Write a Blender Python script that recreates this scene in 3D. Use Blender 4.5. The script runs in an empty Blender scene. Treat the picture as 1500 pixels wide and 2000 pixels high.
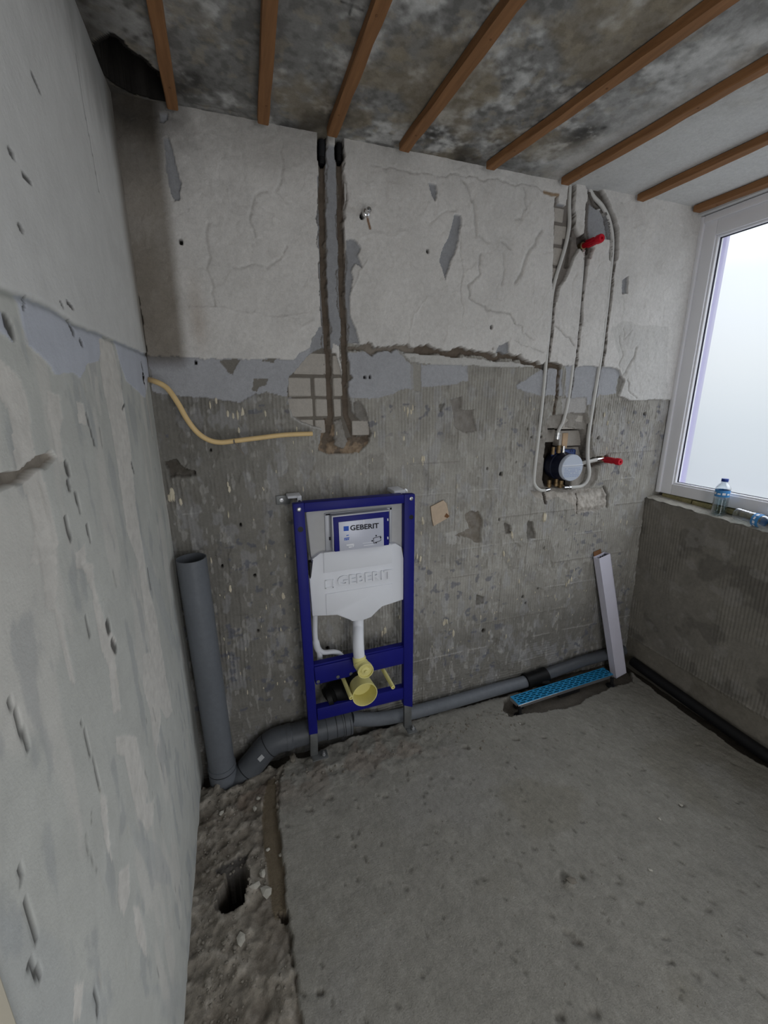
import bpy, bmesh, math, random
import numpy as np
from mathutils import Vector, Matrix
random.seed(7)
C = bpy.context.scene.collection
S = bpy.context.scene

# ------------------------------------------------------------------ camera
CAM = np.array([0.26796, -1.83803, 1.67653]); F = 836.31
YAW, PIT, ROL = 0.335879, -0.261380, -0.002429
_f = np.array([math.sin(YAW)*math.cos(PIT), math.cos(YAW)*math.cos(PIT), math.sin(PIT)])
_r0 = np.array([math.cos(YAW), -math.sin(YAW), 0]); _u0 = np.cross(_r0, _f)
_r = _r0*math.cos(ROL) + _u0*math.sin(ROL); _u = -_r0*math.sin(ROL) + _u0*math.cos(ROL)
cd = bpy.data.cameras.new('camera'); cam = bpy.data.objects.new('camera', cd); C.objects.link(cam)
cd.sensor_fit = 'HORIZONTAL'; cd.sensor_width = 36; cd.lens = F/1500*36; cd.clip_start = 0.02
cam.matrix_world = Matrix(((_r[0], _u[0], -_f[0], CAM[0]), (_r[1], _u[1], -_f[1], CAM[1]), (_r[2], _u[2], -_f[2], CAM[2]), (0, 0, 0, 1)))
S.camera = cam
S.view_settings.view_transform = 'Standard'; S.view_settings.look = 'None'
S.view_settings.exposure = 0.30; S.view_settings.gamma = 1; S.view_settings.use_curve_mapping = False

W, H = 2.603, 2.60
def hit(px, py, ax, val):
    """measured photo point -> point of the plane axis=val of the room"""
    d = ((px-750)/F)*_r - ((py-1000)/F)*_u + _f
    return CAM + d*((val-CAM[ax])/d[ax])
def wb(q): h = hit(q[0], q[1], 1, 0.0); return (h[0], h[2])      # back wall  -> (x, z)
def wl(q): h = hit(q[0], q[1], 0, 0.0); return (h[1], h[2])      # left wall  -> (y, z)
def fl(q): h = hit(q[0], q[1], 2, 0.0); return (h[0], h[1])      # floor      -> (x, y)
def ce(q): h = hit(q[0], q[1], 2, H); return (h[0], h[1])        # ceiling    -> (x, y)

# ------------------------------------------------------------------ sky (overcast, three times brighter overhead than at the horizon)
SKY = 3.7
w = bpy.data.worlds.new('overcast_sky'); S.world = w; w.use_nodes = True
nt = w.node_tree; nt.nodes.clear(); N = nt.nodes.new
tc = N('ShaderNodeTexCoord'); sx = N('ShaderNodeSeparateXYZ'); nt.links.new(tc.outputs['Generated'], sx.inputs[0])
cr = N('ShaderNodeValToRGB'); mr = N('ShaderNodeMapRange')
mr.inputs['From Min'].default_value = -1; mr.inputs['From Max'].default_value = 1
nt.links.new(sx.outputs['Z'], mr.inputs['Value']); nt.links.new(mr.outputs[0], cr.inputs[0])
el = cr.color_ramp.elements
el[0].position = 0.0; el[0].color = (.17, .18, .18, 1)
el[1].position = 1.0; el[1].color = (.95, 1.0, 1.06, 1)
for p_, c_ in ((.42, (.098, .107, .112)), (.475, (.120, .130, .136)), (.53, (.162, .170, .173)), (.60, (.205, .217, .226)), (.72, (.59, .615, .64))):
    e = el.new(p_); e.color = (*c_, 1)
bg = N('ShaderNodeBackground'); bg.inputs['Strength'].default_value = SKY; out = N('ShaderNodeOutputWorld')
nt.links.new(cr.outputs[0], bg.inputs['Color']); nt.links.new(bg.outputs[0], out.inputs[0])
# daylight portal in the window opening (guides sampling of the sky, gives no light itself)
pd = bpy.data.lights.new('window_portal', 'AREA'); pd.shape = 'RECTANGLE'; pd.size = 1.35; pd.size_y = 2.9
po = bpy.data.objects.new('window_portal', pd); C.objects.link(po); po.location = (2.70, -1.45, 1.84)
po.rotation_euler = (0, math.pi/2, 0); pd.cycles.is_portal = True
# unseen fill light added behind the camera to brighten the room
ld = bpy.data.lights.new('rear_fill_light', 'AREA'); ld.shape = 'RECTANGLE'; ld.size = .85; ld.size_y = 1.95; ld.energy = 16; ld.color = (.97, .98, 1)
lo = bpy.data.objects.new('rear_fill_light', ld); C.objects.link(lo); lo.location = (.9, -2.96, 1.05)
lo.rotation_euler = (math.radians(90), 0, 0)

# ------------------------------------------------------------------ materials
def lin(r, g=None, b=None):
    if g is None: g = b = r
    return tuple(((v/255)/12.92 if v <= 10.3 else ((v/255+.055)/1.055)**2.4) for v in (r, g, b))
def mat(name, col=(.5, .5, .5), rough=.6, metal=0, var=None, bump=None, attr=False, spec=.3, coat=0, wet=False):
    """var=(scale, amount, stretch xyz) brightness variation; bump=(scale, strength, distance)"""
    m = bpy.data.materials.new(name); m.use_nodes = True; t = m.node_tree; b = t.nodes['Principled BSDF']
    b.inputs['Roughness'].default_value = rough; b.inputs['Metallic'].default_value = metal
    b.inputs['Specular IOR Level'].default_value = spec; b.inputs['Coat Weight'].default_value = coat
    n = t.nodes.new; L = t.links.new
    co = n('ShaderNodeTexCoord')
    if attr:
        a = n('ShaderNodeAttribute'); a.attribute_name = 'Col'; src = a.outputs['Color']
        if wet:
            wv = n('ShaderNodeMapRange'); L(a.outputs['Alpha'], wv.inputs['Value']); wv.inputs['To Min'].default_value = .32; wv.inputs['To Max'].default_value = rough
            L(wv.outputs[0], b.inputs['Roughness'])
    else:
        rgb = n('ShaderNodeRGB'); rgb.outputs[0].default_value = (*col, 1); src = rgb.outputs[0]
    def coords(sc):
        mp = n('ShaderNodeMapping'); L(co.outputs['Object'], mp.inputs['Vector']); mp.inputs['Scale'].default_value = sc; return mp.outputs[0]
    for v in ([var] if var and not isinstance(var, list) else (var or [])):
        nz = n('ShaderNodeTexNoise'); nz.inputs['Scale'].default_value = v[0]; nz.inputs['Detail'].default_value = 5; nz.inputs['Roughness'].default_value = .65
        L(coords(v[2] if len(v) > 2 else (1, 1, 1)), nz.inputs['Vector'])
        mr = n('ShaderNodeMapRange'); L(nz.outputs['Fac'], mr.inputs['Value']); mr.inputs['From Min'].default_value = .25; mr.inputs['From Max'].default_value = .75
        mr.inputs['To Min'].default_value = 1-v[1]; mr.inputs['To Max'].default_value = 1+v[1]*.6
        mx = n('ShaderNodeVectorMath'); mx.operation = 'SCALE'; L(src, mx.inputs[0]); L(mr.outputs[0], mx.inputs['Scale']); src = mx.outputs[0]
    L(src, b.inputs['Base Color'])
    nrm = None
    for v in ([bump] if bump and not isinstance(bump, list) else (bump or [])):
        nz = n('ShaderNodeTexNoise'); nz.inputs['Scale'].default_value = v[0]; nz.inputs['Detail'].default_value = 6; nz.inputs['Roughness'].default_value = .6
        L(coords(v[3] if len(v) > 3 else (1, 1, 1)), nz.inputs['Vector'])
        bp = n('ShaderNodeBump'); bp.inputs['Strength'].default_value = v[1]; bp.inputs['Distance'].default_value = v[2]
        L(nz.outputs['Fac'], bp.inputs['Height'])
        if nrm is not None: L(nrm, bp.inputs['Normal'])
        nrm = bp.outputs[0]
    if nrm is not None: L(nrm, b.inputs['Normal'])
    return m
M = {}
M['wall'] = mat('stripped_wall_plaster', attr=True, rough=.92, spec=.15, var=[(60, .12), (9, .08), (200, .10)], bump=[(55, .40, .006), (200, .4, .003)])
M['left'] = mat('stripped_wall_render', attr=True, rough=.9, spec=.15, var=[(45, .06, (1, .35, .35)), (9, .06)], bump=[(60, .25, .004), (260, .25, .0015)])
M['right'] = mat('combed_adhesive', attr=True, rough=.95, spec=.1, var=[(50, .15), (12, .12)], bump=[(60, .4, .006)])
M['floor'] = mat('screed', attr=True, rough=.93, spec=.2, wet=True, var=[(70, .18, (1, .5, 1)), (14, .12), (230, .22)], bump=[(60, .5, .006), (220, .6, .004)])
M['ceil'] = mat('mouldy_ceiling_plaster', attr=True, rough=.95, spec=.1, var=[(55, .12), (220, .08)], bump=[(90, .2, .003)])
M['plain'] = mat('plain_plaster', lin(208), .9, var=(5, .08))
M['wood'] = mat('rough_sawn_batten_wood', lin(146, 104, 68), .75, var=[(6, .30, (9, .6, 9)), (40, .15, (2, .15, 2))], bump=(60, .2, .002, (3, .2, 3)))
M['brick'] = mat('sand_lime_brick', lin(178, 172, 164), .9, var=[(30, .10), (120, .08)], bump=(80, .4, .004))
M['blue'] = mat('blue_powder_coat', lin(26, 28, 116), .45, var=(9, .12), spec=.18)
M['zinc'] = mat('galvanised_steel', lin(124, 126, 126), .5, .7, var=(40, .18))
M['chrome'] = mat('chrome', lin(225), .14, 1)
M['steel'] = mat('bright_steel', lin(190, 190, 192), .35, .85)
M['white'] = mat('white_moulded_plastic', lin(226, 228, 234), .5, var=(4, .03))
M['insul'] = mat('off_white_insulation', lin(190, 190, 190), .75, var=(25, .05))
M['grayplastic'] = mat('silver_grey_plastic', lin(176, 178, 184), .4, .15)
M['silver'] = mat('printed_silver_label', lin(196, 199, 212), .35, .1)
M['ink'] = mat('black_ink', lin(22, 22, 34), .5)
M['inkblue'] = mat('blue_ink', lin(42, 88, 190), .5)
M['inkgrey'] = mat('grey_ink', lin(232, 234, 240), .5)
M['yellow'] = mat('pale_yellow_plastic', lin(222, 214, 142), .45, var=(8, .05))
M['black'] = mat('black_plastic', lin(26, 26, 28), .5, var=(12, .2))
M['rubber'] = mat('black_rubber', lin(14, 14, 15), .5, bump=(40, .2, .002), spec=.2)
M['pvc'] = mat('grey_pvc', lin(104, 108, 114), .45, var=[(5, .14, (1, 1, .5)), (60, .10)], bump=(60, .06, .001))
M['pvcdark'] = mat('dark_grey_pvc', lin(84, 87, 92), .45, var=[(8, .14), (60, .08)])
M['pvcline'] = mat('grey_pvc_groove', lin(34, 35, 38), .6)
M['paper'] = mat('white_paper_sticker', lin(170, 172, 174), .7, var=(200, .2))
M['alu'] = mat('white_multilayer_pipe', lin(205, 204, 200), .4, var=(20, .06))
M['brass'] = mat('dull_brass', lin(140, 118, 86), .45, .7, var=(60, .2))
M['red'] = mat('red_plastic', lin(196, 14, 40), .35, var=(40, .1))
M['hose'] = mat('cream_plastic_conduit', lin(226, 196, 142), .5, var=(18, .07))
M['mixblue'] = mat('dark_blue_plastic', lin(26, 31, 52), .4, var=(14, .15))
M['plateblue'] = mat('blue_mounting_plastic', lin(66, 88, 146), .45, var=(20, .1))
M['cap'] = mat('pale_grey_plastic', lin(190, 198, 212), .4)
M['film'] = mat('blue_protective_film', lin(44, 146, 200), .35, var=(10, .08), spec=.5)
M['slot'] = mat('slot_dark', lin(8, 26, 38), .6)
M['carton'] = mat('white_carton', lin(214, 212, 226), .6, var=(8, .04))
M['brown'] = mat('brown_carton_inside', lin(120, 84, 56), .8, var=(20, .15))
M['upvc'] = mat('white_upvc', lin(238, 238, 242), .35, var=(3, .03))
M['bead'] = mat('glazing_bead_upvc', lin(240, 240, 244), .35)
M['gasket'] = mat('black_gasket', lin(46, 44, 58), .6)
M['reveal'] = mat('outer_reveal_render', lin(150, 141, 184), .8)
M['packing'] = mat('mineral_packing', lin(150, 142, 104), .95, var=[(30, .3), (120, .2)], bump=(50, .6, .01))
M['capblue'] = mat('blue_bottle_cap', lin(36, 62, 140), .35)
M['labelblue'] = mat('bottle_label', lin(70, 140, 200), .45, var=(45, .25))
M['peach'] = mat('peach_card', lin(196, 176, 154), .85, var=(40, .15))
M['chip'] = mat('cream_adhesive', lin(212, 203, 182), .9, var=(60, .15))
M['stone'] = mat('rubble', lin(128, 122, 112), .95, var=[(50, .3)], bump=(80, .5, .004))
M['stonelight'] = mat('light_rubble', lin(176, 172, 162), .95, var=[(50, .2)], bump=(80, .5, .004))
M['trim'] = mat('cream_painted_trim', lin(206, 198, 180), .5)
M['tan'] = mat('tan_wood_block', lin(196, 168, 138), .8, var=(20, .12))
def glassy(name, tint, gloss, refr=None):
    m = bpy.data.materials.new(name); m.use_nodes = True; t = m.node_tree; t.nodes.clear(); n = t.nodes.new; L = t.links.new
    o = n('ShaderNodeOutputMaterial'); tr = n('ShaderNodeBsdfTransparent'); tr.inputs[0].default_value = (*tint, 1)
    g = n('ShaderNodeBsdfGlossy'); g.inputs['Roughness'].default_value = .08; lw = n('ShaderNodeLayerWeight'); lw.inputs['Blend'].default_value = gloss
    mx = n('ShaderNodeMixShader'); L(lw.outputs['Facing'], mx.inputs[0]); L(tr.outputs[0], mx.inputs[1]); L(g.outputs[0], mx.inputs[2])
    L(mx.outputs[0], o.inputs[0]); return m
M['pet'] = glassy('clear_pet_plastic', (.90, .94, .96), .35)
M['water'] = glassy('water', (.80, .88, .90), .25)
def frosted():
    m = bpy.data.materials.new('frosted_glass'); m.use_nodes = True; t = m.node_tree; t.nodes.clear(); n = t.nodes.new; L = t.links.new
    o = n('ShaderNodeOutputMaterial'); tr = n('ShaderNodeBsdfTransparent'); tr.inputs[0].default_value = (.96, .98, 1, 1)
    tl = n('ShaderNodeBsdfTranslucent'); tl.inputs[0].default_value = (.95, .97, 1, 1)
    rf = n('ShaderNodeBsdfRefraction'); rf.inputs['Roughness'].default_value = .38; rf.inputs['IOR'].default_value = 1.08; rf.inputs[0].default_value = (.97, .98, 1, 1)
    a = n('ShaderNodeMixShader'); a.inputs[0].default_value = .45; L(tl.outputs[0], a.inputs[1]); L(rf.outputs[0], a.inputs[2])
    b = n('ShaderNodeMixShader'); b.inputs[0].default_value = .62; L(a.outputs[0], b.inputs[1]); L(tr.outputs[0], b.inputs[2])
    L(b.outputs[0], o.inputs[0]); return m
M['pane'] = frosted()

# ------------------------------------------------------------------ object helpers
def tag(o, label=None, cat=None, group=None, kind=None):
    if label: o['label'] = label
    if cat: o['category'] = cat
    if group: o['group'] = group
    if kind: o['kind'] = kind
    return o
def wloc(o):
    v = Vector((0, 0, 0))
    while o is not None: v += o.location; o = o.parent
    return v
def thing(name, loc, label, cat, group=None):
    o = bpy.data.objects.new(name, None); C.objects.link(o); o.location = loc; o.empty_display_size = .05
    return tag(o, label, cat, group)
def obj(name, bm, m, parent=None, smooth=None, loc=None, label=None):
    """bm holds world coordinates; the object's origin goes to the parent's origin (or loc)"""
    base = wloc(parent) if parent else Vector(loc or (0, 0, 0))
    bmesh.ops.translate(bm, verts=bm.verts, vec=-base)
    bmesh.ops.recalc_face_normals(bm, faces=bm.faces)
    me = bpy.data.meshes.new(name); bm.to_mesh(me); bm.free(); me.materials.append(M[m] if isinstance(m, str) else m)
    if smooth is not None:
        me.polygons.foreach_set('use_smooth', [True]*len(me.polygons))
        me.set_sharp_from_angle(angle=math.radians(smooth))
    o = bpy.data.objects.new(name, me); C.objects.link(o)
    if parent: o.parent = parent
    else: o.location = base
    if label: o['label'] = label
    return o
def add_box(bm, lo, hi, bev=0.0, seg=2, mtx=None):
    r = bmesh.ops.create_cube(bm, size=1); vs = r['verts']
    lo, hi = Vector(lo), Vector(hi)
    for v in vs: v.co = Vector([(lo[i]+hi[i])/2 + v.co[i]*(hi[i]-lo[i]) for i in range(3)])
    if bev:
        es = list({e for v in vs for e in v.link_edges})
        q = bmesh.ops.bevel(bm, geom=es, offset=bev, segments=seg, affect='EDGES', profile=.5)
        vs = list(set(q['verts']) | {v for v in vs if v.is_valid})
    if mtx:
        for v in vs: v.co = mtx @ v.co
    return vs
def box(lo, hi, bev=0.0, seg=2):
    bm = bmesh.new(); add_box(bm, lo, hi, bev, seg); return bm
def add_prism(bm, pts, ext, bev=0.0):
    """pts: 3D polygon; extruded by the vector ext"""
    a = [bm.verts.new(p) for p in pts]; b = [bm.verts.new(Vector(p)+Vector(ext)) for p in pts]; n = len(a)
    fs = [bm.faces.new(a), bm.faces.new(b[::-1])] + [bm.faces.new((a[i], b[i], b[(i+1) % n], a[(i+1) % n])) for i in range(n)]
    if bev:
        es = list(fs[0].edges) + [e for f in fs[2:] for e in f.edges if e not in fs[1].edges and e not in fs[0].edges]
        bmesh.ops.bevel(bm, geom=list(set(es)), offset=bev, segments=2, affect='EDGES', profile=.5)
def pprism(pxs, y, depth, bev=0.0, bm=None):
    """polygon measured in the photo on the plane y, standing from y back to y+depth"""
    bm = bm or bmesh.new(); add_prism(bm, [Vector(hit(a, b, 1, y)) for a, b in pxs], (0, depth, 0), bev); return bm
def spline(pts, n=8):
    P = [np.array(p, float) for p in pts]; P = [2*P[0]-P[1]] + P + [2*P[-1]-P[-2]]; o = []
    for i in range(1, len(P)-2):
        for k in range(n):
            t = k/n; a, b, c, d = P[i-1:i+3]
            o.append(.5*((2*b)+(c-a)*t+(2*a-5*b+4*c-d)*t*t+(3*b-a-3*c+d)*t**3))
    o.append(P[-2]); return o
def add_tube(bm, pts, r, seg=16, cap=True, inner=None):
    pts = [Vector(p) for p in pts]; n = len(pts); rs = r if hasattr(r, '__len__') else [r]*n
    up = None; rings = []
    for i in range(n):
        t = (pts[min(i+1, n-1)]-pts[max(i-1, 0)]).normalized()
        if up is None: up = t.orthogonal().normalized()
        up = (up - t*up.dot(t)).normalized(); s = t.cross(up)
        rings.append([bm.verts.new(pts[i]+(up*math.cos(a)+s*math.sin(a))*rs[i]) for a in [2*math.pi*k/seg for k in range(seg)]])
    for a, b in zip(rings, rings[1:]):
        for k in range(seg): bm.faces.new((a[k], a[(k+1) % seg], b[(k+1) % seg], b[k]))
    if cap: bm.faces.new(rings[0][::-1]); bm.faces.new(rings[-1])
    return rings
def tube(pts, r, seg=16, cap=True):
    bm = bmesh.new(); add_tube(bm, pts, r, seg, cap); return bm
def add_lathe(bm, base, axis, prof, seg=32, cap=(False, False)):
    """prof: (radius, distance along axis)"""
    axis = Vector(axis).normalized(); u = axis.orthogonal().normalized(); v = axis.cross(u); base = Vector(base)
    rings = [[bm.verts.new(base+axis*h+(u*math.cos(a)+v*math.sin(a))*r) for a in [2*math.pi*k/seg for k in range(seg)]] for r, h in prof]
    for a, b in zip(rings, rings[1:]):
        for k in range(seg): bm.faces.new((a[k], a[(k+1) % seg], b[(k+1) % seg], b[k]))
    if cap[0]: bm.faces.new(rings[0][::-1])
    if cap[1]: bm.faces.new(rings[-1])
def lathe(base, axis, prof, seg=32, cap=(False, False)):
    bm = bmesh.new(); add_lathe(bm, base, axis, prof, seg, cap); return bm
def add_rock(bm, c, r, seed, sub=1, sc=(1, 1, .7)):
    rr = random.Random(seed); q = bmesh.ops.create_icosphere(bm, subdivisions=sub, radius=1)
    a = rr.random()*6.28
    for v in q['verts']:
        k = r*(.7+.5*rr.random()); x, y, z = v.co.x*sc[0]*k, v.co.y*sc[1]*k, v.co.z*sc[2]*k
        v.co = Vector((c[0]+x*math.cos(a)-y*math.sin(a), c[1]+x*math.sin(a)+y*math.cos(a), c[2]+z))
def text_bm(body, origin, xdir, zdir, width, height, depth):
    """lettering as a mesh: origin = lower left, letters stand out along xdir x zdir"""
    cu = bpy.data.curves.new('t', 'FONT'); cu.body = body; cu.extrude = .02; cu.offset = .022; cu.resolution_u = 3
    to = bpy.data.objects.new('t', cu); C.objects.link(to)
    me = bpy.data.meshes.new_from_object(to.evaluated_get(bpy.context.evaluated_depsgraph_get()))
    bm = bmesh.new(); bm.from_mesh(me); bpy.data.objects.remove(to); bpy.data.curves.remove(cu); bpy.data.meshes.remove(me)
    xs = [v.co.x for v in bm.verts]; ys = [v.co.y for v in bm.verts]; x0, x1, y0, y1 = min(xs), max(xs), min(ys), max(ys)
    o = Vector(origin); X = Vector(xdir); Z = Vector(zdir); nrm = X.cross(Z).normalized()
    for v in bm.verts: v.co = o + X*((v.co.x-x0)/(x1-x0)*width) + Z*((v.co.y-y0)/(y1-y0)*height) + nrm*(v.co.z/.02*depth)
    return bm

# ------------------------------------------------------------------ height-field surfaces
_rng = {}
def dil(m, n):
    """grow a mask by n cells"""
    m = m.copy()
    for _ in range(n):
        q = m.copy(); q[1:] |= m[:-1]; q[:-1] |= m[1:]; q[:, 1:] |= m[:, :-1]; q[:, :-1] |= m[:, 1:]; m = q
    return m
def vn(x, y, seed):
    if seed not in _rng: _rng[seed] = np.random.RandomState(seed).rand(256, 256).astype(np.float32)
    T = _rng[seed]; xi = np.floor(x).astype(int); yi = np.floor(y).astype(int); fx = x-xi; fy = y-yi
    fx = fx*fx*(3-2*fx); fy = fy*fy*(3-2*fy); a, b, c, d = xi & 255, yi & 255, (xi+1) & 255, (yi+1) & 255
    return (T[a, b]*(1-fx)+T[c, b]*fx)*(1-fy)+(T[a, d]*(1-fx)+T[c, d]*fx)*fy
def fbm(x, y, s, seed=0, o=4, sx=1, sy=1):
    t = 0; a = 1; k = 0
    for i in range(o):
        t = t+a*vn(x*sx/s*2**i+17.3*i, y*sy/s*2**i+5.1*i, seed+i); k += a; a *= .5
    return t/k
def sm(a, b, x): t = np.clip((x-a)/(b-a), 0, 1); return t*t*(3-2*t)
class Surf:
    def __init__(s, U, V):
        s.U, s.V = np.meshgrid(U, V); s.h = np.zeros_like(s.U); s.c = np.zeros(s.U.shape+(4,)); s.c[..., 3] = 1; s.Ux, s.Vx = U, V
        s.wu = None
    def warp(s, amp=.008, sc=.03, seed=50):
        s.wu = (fbm(s.U, s.V, sc, seed, 4)-.5)*2*amp; s.wv = (fbm(s.U, s.V, sc, seed+9, 4)-.5)*2*amp
    def bb(s, pts, pad):
        p = np.array(pts); i0, i1 = np.searchsorted(s.Ux, [p[:, 0].min()-pad, p[:, 0].max()+pad]); j0, j1 = np.searchsorted(s.Vx, [p[:, 1].min()-pad, p[:, 1].max()+pad])
        return np.s_[max(j0-1, 0):j1+1, max(i0-1, 0):i1+1]
    def poly(s, pts, k=1.0):
        """ragged polygon -> (slice, bool mask)"""
        b = s.bb(pts, .03); x = s.U[b]+s.wu[b]*k; y = s.V[b]+s.wv[b]*k; ins = np.zeros(x.shape, bool); n = len(pts)
        for i in range(n):
            (x1, y1), (x2, y2) = pts[i], pts[(i+1) % n]
            if y1 == y2: continue
            ins ^= ((y1 > y) != (y2 > y)) & (x < (x2-x1)*(y-y1)/(y2-y1)+x1)
        return b, ins
    def line(s, pts, pad=.05, k=.4):
        b = s.bb(pts, pad); x = s.U[b]+s.wu[b]*k; y = s.V[b]+s.wv[b]*k; D = np.full(x.shape, 9.0); T = np.zeros(x.shape)
        n = len(pts)-1
        for i in range(n):
            (x1, y1), (x2, y2) = pts[i], pts[i+1]; dx, dy = x2-x1, y2-y1; t = np.clip(((x-x1)*dx+(y-y1)*dy)/(dx*dx+dy*dy+1e-12), 0, 1)
            d = np.hypot(x-x1-t*dx, y-y1-t*dy); mk = d < D; D = np.where(mk, d, D); T = np.where(mk, (i+t)/n, T)
        return b, D, T
    def paint(s, b, m, col, a=1.0):
        m = (np.asarray(m, float)*a)[..., None]; s.c[b][..., :3] = s.c[b][..., :3]*(1-m)+np.array(col)*m
    def fill(s, pts, col=None, h=None, add=None, k=1.0, a=1.0):
        b, m = s.poly(pts, k)
        if col is not None: s.paint(b, m, col, a)
        if h is not None: s.h[b] = np.where(m, h if not callable(h) else h(s.U[b], s.V[b]), s.h[b])
        if add is not None: s.h[b] = s.h[b]+m*add
        return b, m
    def groove(s, pts, wd, dep, col=None, a=1.0, k=.4, soft=.3):
        b, D, T = s.line(pts, .06, k); m = 1-sm(wd*(1-soft), wd, D); s.h[b] = s.h[b]*(1-m)+np.minimum(s.h[b], -dep)*m if dep > 0 else s.h[b]+m*(-dep)
        if col is not None: s.paint(b, 1-sm(wd*.9, wd*1.1, D), col, a)
        return b, D, T
    def crack(s, pts, wd, dh, col=None, a=.6, k=.6):
        b, D, T = s.line(pts, .03, k); m = np.exp(-(D/wd)**2); s.h[b] += m*dh
        if col is not None: s.paint(b, np.exp(-(D/(wd*.7))**2), col, a)
    def build(s, name, m, P):
        """P(U, V, h) -> three arrays"""
        X, Y, Z = P(s.U, s.V, s.h); r, c = X.shape
        co = np.stack([X, Y, Z], -1).reshape(-1, 3).astype(np.float32); idx = np.arange(r*c).reshape(r, c)
        f = np.stack([idx[:-1, :-1], idx[:-1, 1:], idx[1:, 1:], idx[1:, :-1]], -1).reshape(-1, 4).astype(np.int32)
        me = bpy.data.meshes.new(name); me.vertices.add(len(co)); me.vertices.foreach_set('co', co.ravel())
        me.loops.add(f.size); me.loops.foreach_set('vertex_index', f.ravel()); me.polygons.add(len(f))
        me.polygons.foreach_set('loop_start', np.arange(0, f.size, 4, dtype=np.int32)); me.polygons.foreach_set('loop_total', np.full(len(f), 4, np.int32))
        me.polygons.foreach_set('use_smooth', np.ones(len(f), bool)); me.update()
        at = me.color_attributes.new('Col', 'FLOAT_COLOR', 'POINT'); at.data.foreach_set('color', np.clip(s.c, 0, 1).reshape(-1).astype(np.float32))
        me.materials.append(M[m]); o = bpy.data.objects.new(name, me); C.objects.link(o); return tag(o, kind='structure')
def px(fn, *q): return [fn(p) for p in q]

PLASTER = lin(216, 213, 209); SKIM = lin(172, 173, 177); ADH = lin(160, 157, 150); ADHD = lin(126, 122, 115); CHASE = lin(112, 101, 90); DARK = lin(40, 37, 34)
BRICKC = lin(172, 167, 160); CREAM = lin(205, 195, 170); LIGHT = lin(196, 194, 190)

# ================================================================== WALL_BACK  (h = distance out of the wall into the room)
B = Surf(np.arange(-.03, 2.70, .0031), np.arange(-.14, 2.625, .004)); B.warp(.012, .05, 50)
U, V = B.U, B.V
n1 = fbm(U, V, .25, 1); n2 = fbm(U, V, .05, 2); n3 = fbm(U, V, .02, 3, 3)
# combed adhesive: vertical ridges, horizontal near the floor, interrupted
ridge_m = sm(.42, .60, fbm(U, V, .22, 4, 3)*.75+.25*sm(1.30, 1.75, V)+.06)
ph = (U+.006*(n1-.5)+.02*(fbm(U, V, .5, 5, 2)-.5))/.0155
rid = (np.sin(2*np.pi*ph)*.5+.5)**1.5*sm(.28, .40, fbm(U, V, .035, 6, 3, 1, .35))
pv = (V+.01*(n1-.5))/.016; rid = np.where(V < .27, (np.sin(2*np.pi*pv)*.5+.5)**1.5*.7, rid)
B.h = .0048*rid*(.30+.70*ridge_m)+.006*(n1-.5)+.004*(n2-.5)+.002*(n3-.5)
isl = sm(.53, .545, fbm(U, V, .13, 42, 4, 1, .8))*.0035+sm(.56, .57, fbm(U, V, .05, 43, 3, 1, .6))*.0022; B.h += isl*sm(.36, .5, fbm(U, V, .3, 44, 2))
base = np.array(ADH)*(sm(.3, .75, V)*sm(.15, .75, U)*.46+.58)[..., None]  # adhesive darkened to the left and bottom: shade painted into the colour
B.c[..., :3] = base*(.86+.30*n2+.10*(rid-.5)*ridge_m)[..., None]  # crests tinted lighter: some wear, mostly ridge shading put into the colour
# scraped patches and smears
sme = sm(.58, .66, fbm(U, V, .045, 7, 4, 1, .45)); B.paint(np.s_[:], sme*.30, SKIM)
drk = sm(.60, .68, fbm(U, V, .07, 8, 4, 1, .6)); B.paint(np.s_[:], drk*.30, ADHD); B.h -= .003*drk
blu = sm(.68, .72, fbm(U, V, .028, 9, 3, .8, 1))*sm(.5, .6, fbm(U, V, .35, 39, 2))*(V < 1.65); B.paint(np.s_[:], blu*.55, lin(92, 96, 112)); wsc = sm(.66, .71, fbm(U, V, .022, 40, 3, 1.3, .5))*(V < 1.7); B.paint(np.s_[:], wsc*.30, LIGHT); B.h += .0015*wsc
# the bed of the old 15 cm tiles: thin grout lines left in the adhesive
reg = sm(.48, .62, fbm(U, V, .4, 11, 2)+.25*sm(1.0, 1.5, U)-.12*sm(1.1, 1.5, V))
for k in range(0, 18):
    x0 = .07+.152*k; d = np.abs(U-x0-.004*(n1-.5)); m_ = np.exp(-(d/.0028)**2)*reg*sm(.40, .52, fbm(U, V, .1, 30+k, 2)); B.h += .0035*m_; B.paint(np.s_[:], m_*.45, ADHD)
for k in range(0, 10):
    z0 = .16+.152*k; d = np.abs(V-z0-.004*(n1-.5)); m_ = np.exp(-(d/.0028)**2)*reg*sm(.38, .50, fbm(U, V, .1, 60+k, 2))*(z0 < 1.45); B.h += .0035*m_; B.paint(np.s_[:], m_*.45, LIGHT if k % 2 else ADHD)
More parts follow.
